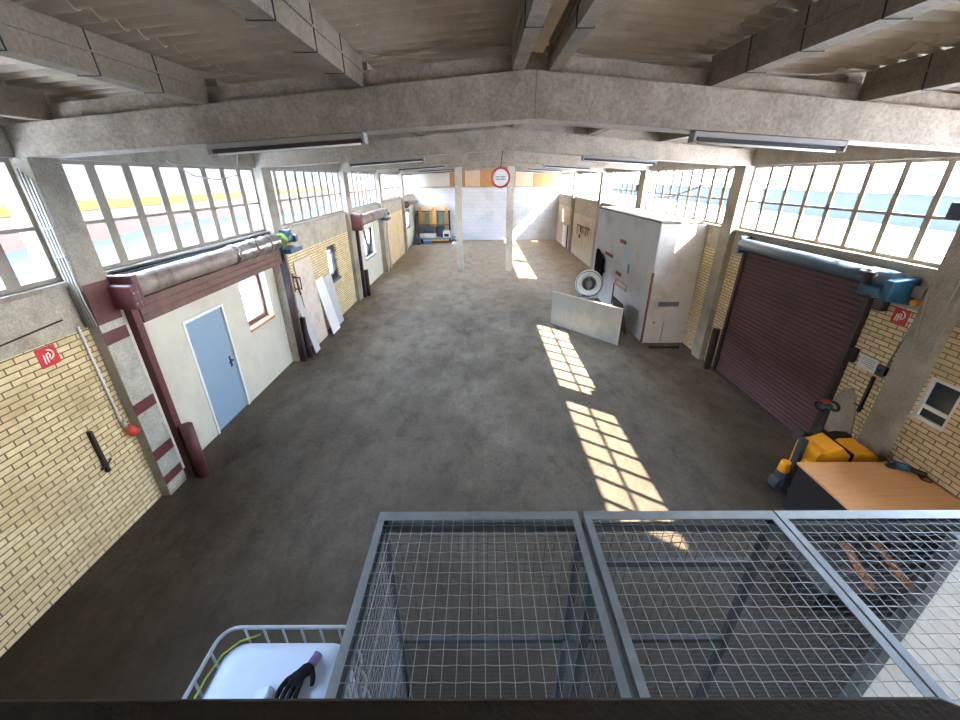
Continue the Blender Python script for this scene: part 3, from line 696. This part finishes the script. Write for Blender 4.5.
cc = tag(MB().tube([(5.488, 4.50, 4.0), (5.488, 4.50, 3.2), (5.488, 4.52, 2.5), (5.488, 4.58, 2.28), (5.488, 4.66, 2.3), (5.488, 4.72, 2.6), (5.488, 4.76, 2.9)], .008, 6).build('column_cable', M['pipe']), 'thin pale cable looped on the front right column', 'cable')

# ---- cabin
cb = thing('storage_cabin', 'white grey sheet metal cabin standing against the right wall', 'cabin', (5.0, 13, 0))
CX = 4.47
MB().box(CX, CX + .05, 10.27, 13.08, .02, 3.16).build('side_panel', M['greyplate'], cb, .004)
MB().box(CX + .012, CX + .05, 13.12, 15.95, .02, 3.14).build('side_panel', M['greyplate'], cb, .004)
MB().box(CX + .025, CX + .05, 13.08, 13.12, .02, 3.14).build('panel_joint', M['darksteel'], cb)
MB().box(CX + .02, 5.48, 10.262, 10.32, .0, 3.14).build('front_panel', M['offwhite'], cb, .004)
MB().box(5.48, 5.625, 10.262, 10.32, .0, 3.14).build('front_panel_edge', M['offwhite'], cb)
MB().box(CX - .02, 5.48, 10.24, 15.97, 3.16, 3.21).build('roof_board', M['roofboard'], cb, .004)
MB().box(CX, 5.48, 15.9, 15.95, 0, 3.14).build('rear_panel', M['greyplate'], cb)
MB().box(CX - .012, CX + .03, 10.255, 10.31, .02, 1.95).build('corner_strip', M['rust'], cb)
for (y0, z0, L, m) in ((12.95, 2.32, .42, 'rust'), (13.0, 1.32, .42, 'rust'), (14.35, 1.72, .75, 'rust'), (14.6, 1.08, .35, 'rust')):
    MB().box(CX - .035, CX - .001, y0 - L, y0 + .05, z0, z0 + .10).build('latch_bar', M[m], cb, .006)
yb = MB().box(CX - .03, CX - .001, 11.95, 13.0, 1.16, 1.2).box(CX - .03, CX - .001, 11.95, 13.0, 1.0, 1.04).box(CX - .03, CX - .001, 11.95, 12.0, 1.04, 1.16).box(CX - .03, CX - .001, 12.95, 13.0, 1.04, 1.16)
yb.build('sliding_bolt', M['yellowbar'], cb)
MB().box(CX - .004, CX - .0005, 12.25, 12.6, 1.85, 2.25).build('faded_sticker', M['teal'], cb)
MB().box(CX - .004, CX - .0005, 11.95, 12.12, 1.55, 1.82).build('blue_sticker', M['bluesticker'], cb)
MB().box(CX - .02, CX - .001, 13.06, 13.12, .3, 1.0).build('handle', M['black'], cb)
MB().box(4.75, 5.3, 10.255, 10.262, 1.05, 1.18).build('grey_smear', M['bluegrey'], cb).data.materials[0] = M['galv']
MB().box(4.98, 4.995, 10.256, 10.262, .05, .62).build('slot', M['darksteel'], cb)
MB().lathe((4.72, 10.262, .6), (0, -1, 0), [(0, .03), (.025, .03), (.03, 0)], 12).build('knob', M['galv'], cb)
jk = MB().prism([(15.1, 1.80), (14.35, 1.55), (14.3, 1.2), (14.5, .5), (14.9, .45), (15.15, .9)], 'x', CX - .15, CX - .042)
tag(jk.build('hanging_jacket', M['blackcloth'], None, .01), 'black cloth hanging on the cabin side behind the white fan', 'jacket')

# ---- metal plate, fan, debris
pv0, pv1 = Vector((2.22, 11.92, 0)), Vector((3.74, 10.10, 0)); dv = (pv1 - pv0).normalized(); L = (pv1 - pv0).length
ang = math.atan2(dv.y, dv.x); T = Matrix.Translation(pv0) @ Matrix.Rotation(ang, 4, 'Z')
p = thing('metal_panel', 'dull metal panel on edge standing on the floor before the cabin', 'metal panel', pv0)
MB().box(0, L, 0, .05, 0, 1.02, T).build('sheet', M['alu'], p, .006)
MB().box(-.004, L + .004, -.004, .054, 1.02, 1.04, T).box(L, L + .012, -.004, .054, 0, 1.02, T).build('edge_strip', M['offwhite'], p)
for q in (.35, L - .35): MB().prism([(.05, 0), (.25, 0), (.05, .6)], 'x', q - .02, q + .02, T).build('foot', M['darksteel'], p)
FX, FY, FZ = 3.36, 12.15, 1.22
f = thing('drum_fan', 'round white drum fan behind the metal panel', 'fan', (FX, FY, 0))
fa = Vector((-.25, -.93, .12)).normalized(); fo = Vector((FX, FY, FZ))
MB().lathe(fo, fa, [(.37, -.14), (.41, -.12), (.41, .1), (.395, .14), (.35, .15), (.23, .12), (.215, .06), (.215, -.14), (.37, -.14)], 40).build('drum', M['whitepaint'], f)
MB().lathe(fo, fa, [(0, .02), (.212, .02), (.212, -.02), (0, -.02)], 30).build('back_plate', M['lampbody'], f)
MB().lathe(fo, fa, [(0, .10), (.09, .10), (.1, .02)], 20).build('hub', M['lampbody'], f)
u = fa.cross(Vector((0, 0, 1))).normalized(); v = u.cross(fa)
for sg in (-1, 1):
    MB().tube([fo + fa * .05 + u * (.05 * sg) + v * .15, fo + fa * .06 + u * (.13 * sg) + v * .06, fo + fa * .06 + u * (.13 * sg) - v * .1, fo + fa * .05 + u * (.06 * sg) - v * .16], .03, 6).build('motor_bracket', M['chassis'], f)
MB().ring(fo + fa * .145, fa, .375, .012, 40, 6).build('rim', M['bluegrey'], f)
for sx_ in (-.28, .25): MB().box(FX + sx_, FX + sx_ + .04, FY + .0, FY + .06, .05, FZ - .3).build('stand_leg', M['galv'], f)
MB().box(FX - .32, FX + .33, FY - .22, FY + .28, 0, .05).build('base', M['galv'], f)
MB().box(FX - .25, FX + .3, FY - .1, FY + .12, FZ - .44, FZ - .36).build('foot_plate', M['whitepaint'], f)
for k, (pts, m, l) in enumerate([([(3.5, 11.0), (4.05, 10.75), (4.2, 11.3), (3.8, 11.75)], 'darksteel', 'dark sheet leaning in the gap between metal panel and cabin')]):
    T2 = Matrix.Translation((4.28, 10.95, 0)) @ Matrix.Rotation(R(-14), 4, 'Y')
    tag(MB().box(-.02, 0, -.05, .95, .0, .95, T2).build('dark_sheet', M[m], None, .004), l, 'sheet')
tag(MB().box(4.55, 5.35, 9.86, 9.95, 0, .06).build('timber_batten', M['darksteel'], None, .006), 'dark batten lying on the floor before the cabin front', 'batten')
bx = MB().prism([(20.5, 1.9), (21.3, 1.95), (21.3, 1.4), (20.5, 1.35)], 'x', XR - .03, XR - .002)
for i, (y0, y1, z0, z1, m, l) in enumerate([(26.5, 26.6, .05, 1.45, 'darksteel', 'tall dark strip on the far right wall'), (27.0, 28.0, 0.02, 1.3, 'whitepaint', 'white board leaning on the far right wall')]):
    tag(MB().box(XR - .06, XR - .004, y0, y1, z0 if z0 < .03 else .0, z1).build('wall_strip' if i == 0 else 'board', M[m]), l, 'strip' if i == 0 else 'board')
ts = thing('tool_rail', 'brown rail of hooks and small tools on the tan right wall', 'tool rail', (XR - .03, 22.5, 1.6))
MB().box(XR - .035, XR - .002, 21.3, 24.1, 1.72, 1.78).build('rail', M['rust'], ts)
for k in range(7):
    y = 21.5 + .4 * k; hh = random.uniform(.12, .5)
    MB().box(XR - .05, XR - .03, y, y + .06, 1.72 - hh, 1.74).build('hanging_tool', M[['rust', 'darksteel', 'yellowbar'][k % 3]], ts)
MB().lathe((XR - .002, 23.3, 1.2), (-1, 0, 0), [(0, .05), (.1, .05), (.12, 0)], 14).build('hose_outlet', M['rust'], ts)

# ---- right column festoon cables and window switches
tag(MB().tube([(5.5, 14.62, 4.3), (5.42, 14.1, 3.95), (5.4, 13.3, 3.62), (5.4, 12.0, 3.7), (5.42, 10.6, 4.0), (5.46, 9.5, 4.36)], .014, 6).build('hanging_cable', M['darkwire']), 'dark cable sagging across the right windows above the cabin', 'cable')
tag(MB().tube([(-4.3, 6.1, 4.42), (-4.3, 6.6, 4.24), (-4.32, 7.2, 4.18), (-4.3, 7.8, 4.26), (-4.28, 7.9, 4.6), (-4.2, 7.0, 4.9)], .01, 6).build('hanging_cable', M['pipe']), 'pale cable loop hanging before the left windows above the shutter tube', 'cable')
tag(MB().box(5.55, 5.62, 15.12, 15.4, 3.75, 3.95).build('window_opener', M['chassis'], None, .01), 'grey box on the right window band behind the cabin', 'box')
tag(MB().box(5.52, 5.62, 4.84, 5.0, 3.72, 3.92).build('window_opener', M['chassis'], None, .01), 'grey box on the right window band beside the front column', 'box')
# ceiling wires along the nearest beam
for i, (a, b, sg, l) in enumerate([(-2.6, -1.25, .05, 'thin wire slung behind the left half of the nearest beam'), (-1.05, .3, .06, 'thin wire slung left of the ridge purlins'), (.78, 2.15, .06, 'thin wire slung right of the ridge purlins'), (2.32, 3.6, .04, 'thin wire slung behind the right half of the nearest beam')]):
    z = ztop((a + b) / 2) + .2; pts = [(a + (b - a) * k / 8, 4.42, z - sg * (1 - (2 * k / 8 - 1) ** 2) + .02 * (k / 8 if a < XA else -k / 8)) for k in range(9)]
    tag(MB().tube(pts, .005, 5).build('ceiling_wire', M['lampbody']), l, 'wire')

# ------------------------------------------------------------------ mesh cage in front of the railing
def wire_mesh(u0, u1, v0, v1, P, step=.063, r=.002, amp=.002):
    """woven wire: P(u, v, d) gives the point, d across the mesh"""
    mb = MB(); nu = max(1, round((u1 - u0) / step)); nv = max(1, round((v1 - v0) / step))
    du = (u1 - u0) / nu; dv = (v1 - v0) / nv
    for i in range(1, nu):
        u = u0 + i * du
        mb.tube([P(u, v0 + dv * k, amp * (1 if (i + k) % 2 else -1)) for k in range(nv + 1)], r, 4, False)
    for j in range(1, nv):
        v = v0 + j * dv
        pts = []
        for k in range(nu + 1):
            pts.append(P(u0 + du * k, v, -1.6 * amp * (1 if (j + k) % 2 else -1)))
        mb.tube(pts, r, 4, False)
    return mb
cg = thing('mesh_cage', 'galvanised wire mesh cage with three roof panels below the railing', 'cage', (1.2, 1.3, 0))
ZC = 2.3
def roof_panel(x0, x1, y0, y1):
    a = .042
    e = .065
    o = MB().box(x0, x1, y1 - e, y1, ZC - .006, ZC).box(x0, x1, y0, y0 + e, ZC - .006, ZC).box(x0, x0 + a, y0 + e, y1 - e, ZC - .006, ZC).box(x1 - a, x1, y0 + e, y1 - e, ZC - .006, ZC)
    o.box(x0, x1, y1 - .005, y1, ZC - .045, ZC - .006).box(x0, x1, y0, y0 + .005, ZC - .045, ZC - .006).box(x0, x0 + .005, y0, y1, ZC - .045, ZC - .006).box(x1 - .005, x1, y0, y1, ZC - .045, ZC - .006)
    o = o.build('roof_panel', M['galv'], cg)
    wire_mesh(x0 + .03, x1 - .03, y0 + .03, y1 - .03, lambda u, v, d: (u, v, ZC - .016 + d)).build('wire_mesh', M['wire'], o)
roof_panel(-.632, .603, .60, 1.868); roof_panel(.637, 1.822, .60, 1.868); roof_panel(1.834, 3.95, .60, 1.868)
PZ = ZC - .05
for x, y in ((-.60, 1.82), (.62, 1.82), (1.80, 1.82), (3.91, 1.82), (-.60, .63), (.62, .63), (1.80, .63), (3.91, .63), (.62, 1.5)):
    MB().box(x - .025, x + .025, y - .025, y + .025, 0, PZ).build('post', M['cagedark'], cg, .003)
for x0, x1, zz in ((-.575, .595, 2.22), (.645, 1.775, 2.22), (1.825, 3.885, 2.22), (.645, 1.775, 1.90), (-.575, .595, 1.09), (.645, 1.775, 1.09), (-.575, .595, .06), (.645, 1.775, .06), (1.825, 3.885, .06)):
    MB().box(x0, x1, 1.80, 1.84, zz - .02, zz + .02).build('rail', M['cagedark'], cg)
for x0, x1 in ((-.575, .595), (.645, 1.775), (1.825, 3.885)):
    wire_mesh(x0, x1, .08, 2.2, lambda u, v, d: (u, 1.82 + d, v)).build('front_mesh', M['cagedark'], cg)
for x in (-.60, .62):
    MB().box(x - .015, x + .015, .655, 1.795, 2.2, 2.24).build('side_rail', M['cagedark'], cg)
    for zz in (.06, 1.085): MB().box(x - .015, x + .015, .655, 1.795, zz - .02, zz + .02).build('side_rail', M['cagedark'], cg)
    wire_mesh(.655, 1.795, .08, 2.2, lambda u, v, d, x=x: (x + d, u, v)).build('side_mesh', M['galv'] if x < 0 else M['cagedark'], cg)
wb = thing('white_door_leaf', 'pale blue white door leaf with grey edge standing inside the mesh cage', 'panel', (3.3, 1.7, 0))
MB().box(2.93, 3.86, 1.70, 1.73, 0, 2.235).build('leaf', M['leafwhite'], wb, .003)
MB().box(2.84, 2.93, 1.70, 1.76, 0, 2.235).build('edge_profile', M['galv'], wb, .003)

# guard rail in front of the camera and the landing it stands on
gr = thing('guard_rail', 'dark brown handrail along the landing edge at the bottom', 'railing', (0, .3, 2.5))
MB().prism([(-1.9, .12), (-1.9, .357), (.735, .357), (.765, .34), (.79, .30), (.80, .26), (.80, .12)], 'z', 3.395, 3.44).build('handrail', M['rail'], gr, .006)
for x in (-1.8, -.55, .7): MB().box(x - .025, x + .025, .2, .25, 2.5, 3.396).build('post', M['darksteel'], gr)
MB().box(-1.8, .7, .21, .24, 2.9, 2.94).build('mid_rail', M['darksteel'], gr)
struct(MB().box(-1.98, 1.0, -1.6, .3, 2.38, 2.5), 'floor_landing', M['concrete'], 'added concrete landing, unseen behind the dark handrail', 'floor')  # unseen landing, kept small so light passes to the cage

# ------------------------------------------------------------------ IBC tank with glove
ib = thing('liquid_tank', 'white plastic liquid tank in a tubular steel cage beside the mesh cage', 'tank', (-1.46, 1.35, 0))
X0, X1, Ya, Yb = -1.92, -.90, .80, 1.87
def rrect(x0, x1, y0, y1, r, n=5):
    pts = []
    for cx, cy, a0 in ((x1 - r, y1 - r, 0), (x0 + r, y1 - r, 90), (x0 + r, y0 + r, 180), (x1 - r, y0 + r, 270)):
        for k in range(n + 1):
            a = R(a0 + 90 * k / n); pts.append((cx + r * math.cos(a), cy + r * math.sin(a)))
    return pts
for z in (1.15, .9, .62, .36):
    p = rrect(X0, X1, Ya, Yb, .12)
    MB().tube([(x, y, z) for x, y in p] + [(p[0][0], p[0][1], z)], .014 if z > 1 else .01, 8, False).build('cage_ring', M['galv'], ib)
for k in range(6):
    x = X0 + .16 + (X1 - X0 - .32) * k / 5
    for y in (Ya + .012, Yb - .012): MB().tube([(x, y, .14), (x, y, 1.15)], .009, 6).build('cage_bar', M['galv'], ib)
for k in range(5):
    y = Ya + .18 + (Yb - Ya - .36) * k / 4
    for x in (X0 + .012, X1 - .012): MB().tube([(x, y, .14), (x, y, 1.15)], .009, 6).build('cage_bar', M['galv'], ib)
pl = MB().box(X0, X1, Ya, Yb, .1, .14)
for x in (X0, (X0 + X1) / 2 - .05, X1 - .1): pl.box(x, x + .1, Ya, Yb, 0, .1)
pl.build('pallet', M['galv'], ib)
vs = []; fs = []; rings = [(.06, .15, .12), (.05, .6, .14), (.05, 1.02, .14), (.06, 1.06, .14), (.09, 1.09, .13), (.18, 1.103, .1), (.4, 1.105, .05)]
n = None
for ins, z, r in rings:
    p = rrect(X0 + ins, X1 - ins, Ya + ins, Yb - ins, r); n = len(p); vs += [(x, y, z) for x, y in p]
for i in range(len(rings) - 1):
    for j in range(n): fs.append((i * n + j, i * n + (j + 1) % n, (i + 1) * n + (j + 1) % n, (i + 1) * n + j))
fs.append([(len(rings) - 1) * n + j for j in range(n)]); fs.append([j for j in range(n)][::-1])
MB().add(vs, fs, True).build('plastic_tank', M['plastic'], ib)
MB().lathe((-1.46, 1.2, 1.10), (0, 0, 1), [(.12, 0), (.12, .04), (.11, .05), (0, .05)], 24).build('lid', M['plastic'], ib)
MB().prism([(-1.50, 1.104), (-1.37, 1.104), (-1.40, 1.16)], 'y', 1.42, 1.50).build('moulded_ridge', M['plastic'], ib, .015)
tag(MB().tube([(-1.64, 1.838, 1.115), (-1.77, 1.795, 1.11), (-1.855, 1.71, 1.10), (-1.886, 1.56, 1.095), (-1.886, 1.1, 1.09), (-1.88, .9, 1.09)], .007, 8).build('thin_hose', M['hose']), 'thin yellow green hose lying along the edge of the white tank', 'hose')
# glove: one skinned surface
def skin(name, m, verts, edges, radii, parent=None):
    off = Vector((0, 0, 0)); q = parent
    while q is not None: off += q.location; q = q.parent
    me = bpy.data.meshes.new(name); me.from_pydata([tuple(Vector(v) - off) for v in verts], edges, []); me.update()
    o = bpy.data.objects.new(name, me); COL.objects.link(o); o.parent = parent
    sk = o.modifiers.new('skin', 'SKIN'); sk.use_smooth_shade = True
    for i, r in enumerate(radii): me.skin_vertices[0].data[i].radius = (r, r * .75)
    me.skin_vertices[0].data[0].use_root = True
    su = o.modifiers.new('sub', 'SUBSURF'); su.levels = 1; su.render_levels = 1
    me.materials.append(m); return o
gl = thing('work_glove', 'black work glove with purple cuff lying on the white tank', 'glove', (-1.2, 1.56, 1.108))
zc = 1.142
verts = [(-1.17, 1.63, zc), (-1.205, 1.585, zc + .004), (-1.235, 1.545, zc + .004)]; edges = [(0, 1), (1, 2)]; radii = [.036, .046, .046]
def finger(base, pts, rs, root):
    k = len(verts); verts.append(base); radii.append(rs[0]); edges.append((root, k))
    for p, r in zip(pts, rs[1:]):
        verts.append(p); radii.append(r); edges.append((len(verts) - 2, len(verts) - 1))
for bx_, by_, tx_, ty_ in [(-1.205, 1.50, -1.20, 1.38), (-1.24, 1.495, -1.245, 1.36), (-1.275, 1.51, -1.29, 1.37), (-1.30, 1.535, -1.335, 1.42)]:
    finger((bx_, by_, zc + .004), [((bx_ + tx_) / 2 - .006, (by_ + ty_) / 2, zc + .01), (tx_, ty_, zc - .012)], [.02, .02, .016], 2)
finger((-1.16, 1.585, zc), [(-1.135, 1.545, zc), (-1.128, 1.495, zc - .01)], [.021, .02, .016], 1)
skin('glove_body', M['blackcloth'], verts, edges, radii, gl)
MB().tube([(-1.178, 1.622, zc), (-1.16, 1.66, zc), (-1.15, 1.69, zc)], [.03, .033, .034], 14).build('cuff', M['purple'], gl)

# ------------------------------------------------------------------ table, power tool, pallet truck, crate
tb = thing('work_table', 'beech topped table with black end panel beside the yellow pallet truck', 'table', (4.9, 3.8, 0))
MB().box(4.2, 5.6, 3.33, 4.235, .72, .75).build('table_top', M['beech'], tb, .003)
MB().box(4.215, 4.245, 3.36, 4.21, 0, .72).build('end_panel', M['black'], tb)
MB().box(5.555, 5.585, 3.36, 4.21, 0, .72).build('end_panel', M['black'], tb)
MB().box(4.245, 5.555, 3.72, 3.74, .3, .72).build('modesty_panel', M['black'], tb)
gd = thing('angle_grinder', 'blue and black power tool lying on the beech table by the wall', 'power tool', (5.47, 4.02, .75))
MB().tube([(5.38, 4.12, .80), (5.43, 4.07, .80), (5.48, 4.03, .80)], [.045, .048, .038], 14).build('motor_housing', M['motorblue'], gd)
MB().tube([(5.48, 4.03, .80), (5.53, 3.97, .795), (5.575, 3.92, .79)], [.032, .03, .036], 12).build('handle', M['black'], gd)
MB().cyl((5.355, 4.145, .76), (5.355, 4.145, .84), .042, .036, 14).build('gear_head', M['chassis'], gd)
MB().tube([(5.35, 4.14, .81), (5.31, 4.10, .81), (5.28, 4.07, .81)], .016, 8).build('side_grip', M['black'], gd)
MB().lathe((5.355, 4.145, .752), (0, 0, 1), [(0, 0), (.058, 0), (.058, .006), (0, .006)], 20).build('disc', M['darksteel'], gd)
MB().tube([(5.575, 3.92, .79), (5.585, 3.84, .765), (5.55, 3.82, .757), (5.5, 3.88, .757), (5.54, 3.95, .757), (5.58, 4.05, .757), (5.55, 4.14, .757)], .007, 6).build('cord', M['black'], gd)

pt = thing('pallet_truck', 'yellow electric pallet truck between the beech table and right column', 'pallet truck', (5.0, 4.6, 0))
prof = [(4.56, .10), (5.44, .10), (5.44, .70), (5.34, .78), (5.16, .78), (5.06, .72), (4.96, .80), (4.88, .88), (4.80, .84), (4.70, .80), (4.60, .80), (4.56, .74)]
MB().prism(prof, 'y', 4.36, 4.74).build('cover', M['yellow'], pt, .02, 3)
MB().box(5.02, 5.06, 4.352, 4.745, .12, .775).build('dark_joint', M['black'], pt)
MB().prism([(4.58, .74), (4.66, .86), (4.8, .80), (4.9, .93), (5.08, .80), (5.2, .82), (5.36, .80), (5.36, .70), (4.58, .70)], 'y', 4.745, 4.86).build('battery_box', M['black'], pt, .015)
MB().box(4.45, 4.52, 4.50, 4.60, .06, .90).box(4.44, 4.53, 4.40, 4.68, .05, .12).build('side_plate', M['chassis'], pt, .012)
MB().box(4.50, 4.555, 4.34, 4.49, .08, .60).build('label_panel', M['yellow'], pt, .006)
MB().cyl((4.38, 4.48, .12), (4.38, 4.64, .12), .115, None, 20).build('wheel', M['chassis'], pt)
MB().cyl((5.30, 4.48, .06), (5.30, 4.62, .06), .06, None, 16).build('wheel', M['black'], pt)
MB().box(4.34, 4.45, 4.46, 4.66, .12, .32).build('wheel_bracket', M['chassis'], pt, .02)
MB().cyl((4.39, 4.58, .32), (4.39, 4.58, .48), .075, .06, 14).build('yellow_cap', M['yellow'], pt)
for x in (4.62, 5.08): MB().box(x, x + .16, 3.5, 4.37, .05, .1).build('fork', M['chassis'], pt, .01)
MB().tube([(4.98, 4.84, .7), (5.06, 4.96, .78), (5.15, 5.06, .98), (5.17, 5.08, 1.05)], .04, 10).build('tiller', M['black'], pt)
MB().ring((5.27, 5.10, 1.08), (0, -.6, .8), .07, .02, 20, 6).build('grip_loop', M['black'], pt)
MB().ring((5.07, 5.10, 1.08), (0, -.6, .8), .07, .02, 20, 6).build('grip_loop', M['black'], pt)
MB().box(5.11, 5.23, 5.06, 5.15, 1.04, 1.11).build('control_head', M['darkgreen'], pt, .015)
MB().box(5.11, 5.24, 5.12, 5.19, 1.11, 1.15).build('red_button', M['red'], pt, .01)
cr = thing('dark_crate', 'dark low crate carrying planks beyond the mesh cage', 'crate', (4.1, 3.0, 0))
MB().box(3.5, 4.75, 2.72, 3.31, .0, .28).build('body', M['black'], cr, .01)
MB().box(3.48, 4.77, 2.70, 3.325, .28, .31).build('lid', M['black'], cr, .008)
for i, (p0, p1, l) in enumerate([((4.22, 3.31), (4.03, 2.74), 'orange brown plank on the dark crate, closer to the sun patch'), ((4.58, 3.31), (4.44, 2.74), 'orange brown plank on the dark crate, closer to the table')]):
    a = Vector((*p0, 0)); b_ = Vector((*p1, 0)); dd = b_ - a; T3 = Matrix.Translation((*p0, .311)) @ Matrix.Rotation(math.atan2(dd.y, dd.x), 4, 'Z')
    tag(MB().box(0, dd.length, -.04, .04, 0, .03, T3).build('plank', M['plankbrown'], None, .003), l, 'plank')

# ------------------------------------------------------------------ far left corner: rack with boards and trolley
rk = thing('board_rack', 'wooden board rack against the white far wall', 'rack', (-3.3, 30.1, 0))
for x in (-4.42, -2.18): MB().box(x - .05, x + .05, 29.85, 30.3, 0, 2.1).build('upright', M['darksteel'], rk)
MB().box(-4.42, -2.18, 30.22, 30.27, 1.1, 2.45).build('back_board', M['palewood'], rk)
MB().box(-4.37, -2.23, 30.12, 30.2, 1.98, 2.06).build('cross_bar', M['darksteel'], rk)
MB().box(-4.37, -2.23, 29.9, 29.98, 1.12, 1.18).build('cross_bar', M['rust'], rk)
MB().box(-4.37, -2.23, 29.86, 30.25, .04, .12).build('base_shelf', M['darksteel'], rk)
for x0, x1, z1, m, nm, l in [(-4.36, -4.16, 2.3, 'timber', 'plank', 'leftmost pine plank standing in the far rack'), (-4.1, -3.98, 2.0, 'timber', 'plank', 'second pine plank from the left in the far rack'),
                         (-3.93, -3.6, 1.95, 'darkglass', 'glass_sheet', 'greenish glass sheet standing left in the far rack'), (-3.55, -3.42, 2.15, 'timber', 'plank', 'pine plank right of the left glass sheet in the far rack'),
                         (-3.38, -3.1, 2.3, 'timber', 'plank', 'wide pine plank in the middle of the far rack'), (-2.98, -2.55, 2.0, 'darkglass', 'glass_sheet', 'greenish glass sheet standing right in the far rack'), (-2.48, -2.28, 2.3, 'timber', 'plank', 'rightmost pine plank standing in the far rack')]:
    tag(MB().box(x0, x1, 30.02, 30.06, .122, z1).build(nm, M['greenglass'] if nm == 'glass_sheet' else M[m]), l, 'plank' if nm == 'plank' else 'glass sheet')
for x0, x1, l in ((-4.3, -3.9, 'dark box low in the left part of the far rack'), (-3.8, -3.3, 'dark box low in the middle of the far rack'), (-3.2, -2.6, 'dark box low in the right part of the far rack')):
    tag(MB().box(x0, x1, 29.88, 29.99, .122, 1.0).build('dark_box', M['chassis'], None, .01), l, 'box')
tr = thing('flat_trolley', 'low flat trolley in front of the far board rack', 'trolley', (-3.0, 29.3, 0))
MB().box(-4.3, -1.75, 29.0, 29.7, .28, .36).build('deck', M['galv'], tr, .01)
MB().box(-4.0, -2.2, 28.98, 29.02, .16, .26).build('timber_edge', M['timber'], tr)
for x in (-4.1, -1.95):
    for y in (29.1, 29.6): MB().cyl((x - .03, y, .13), (x + .03, y, .13), .13, None, 14).build('wheel', M['black'], tr)
MB().tube([(-4.28, 29.05, .3), (-4.4, 29.05, .9), (-4.4, 29.65, .9), (-4.28, 29.65, .3)], .025, 8).build('push_handle', M['darksteel'], tr)
tag(MB().box(-4.25, -3.1, 29.1, 29.6, .362, .62).build('cardboard_box', M['chip'], None, .01), 'flat pinkish box on the left of the far trolley', 'box')
bt = thing('white_machine', 'small white machine with black front on the far trolley', 'machine', (-2.35, 29.3, .362))
MB().box(-2.6, -2.1, 29.15, 29.55, .362, .8).build('housing', M['whitepaint'], bt, .04)
MB().box(-2.52, -2.2, 29.12, 29.16, .42, .62).build('front', M['black'], bt, .01)
tag(MB().box(-3.95, -3.4, 28.6, 28.9, 0, .22).build('blue_crate', M['bluesticker'], None, .02), 'blue crate on the floor before the far trolley', 'crate')
tag(MB().prism([(-2.0, 0), (-1.55, 0), (-1.6, .15), (-1.9, .17)], 'y', 28.4, 28.7).build('white_sack', M['whitepaint'], None, .04), 'white sack on the floor right of the far trolley', 'sack')
tag(MB().box(-4.5, -4.15, 28.3, 28.75, 0, .5).build('dark_bin', M['chassis'], None, .02), 'dark bin on the floor by the left wall before the trolley', 'bin')
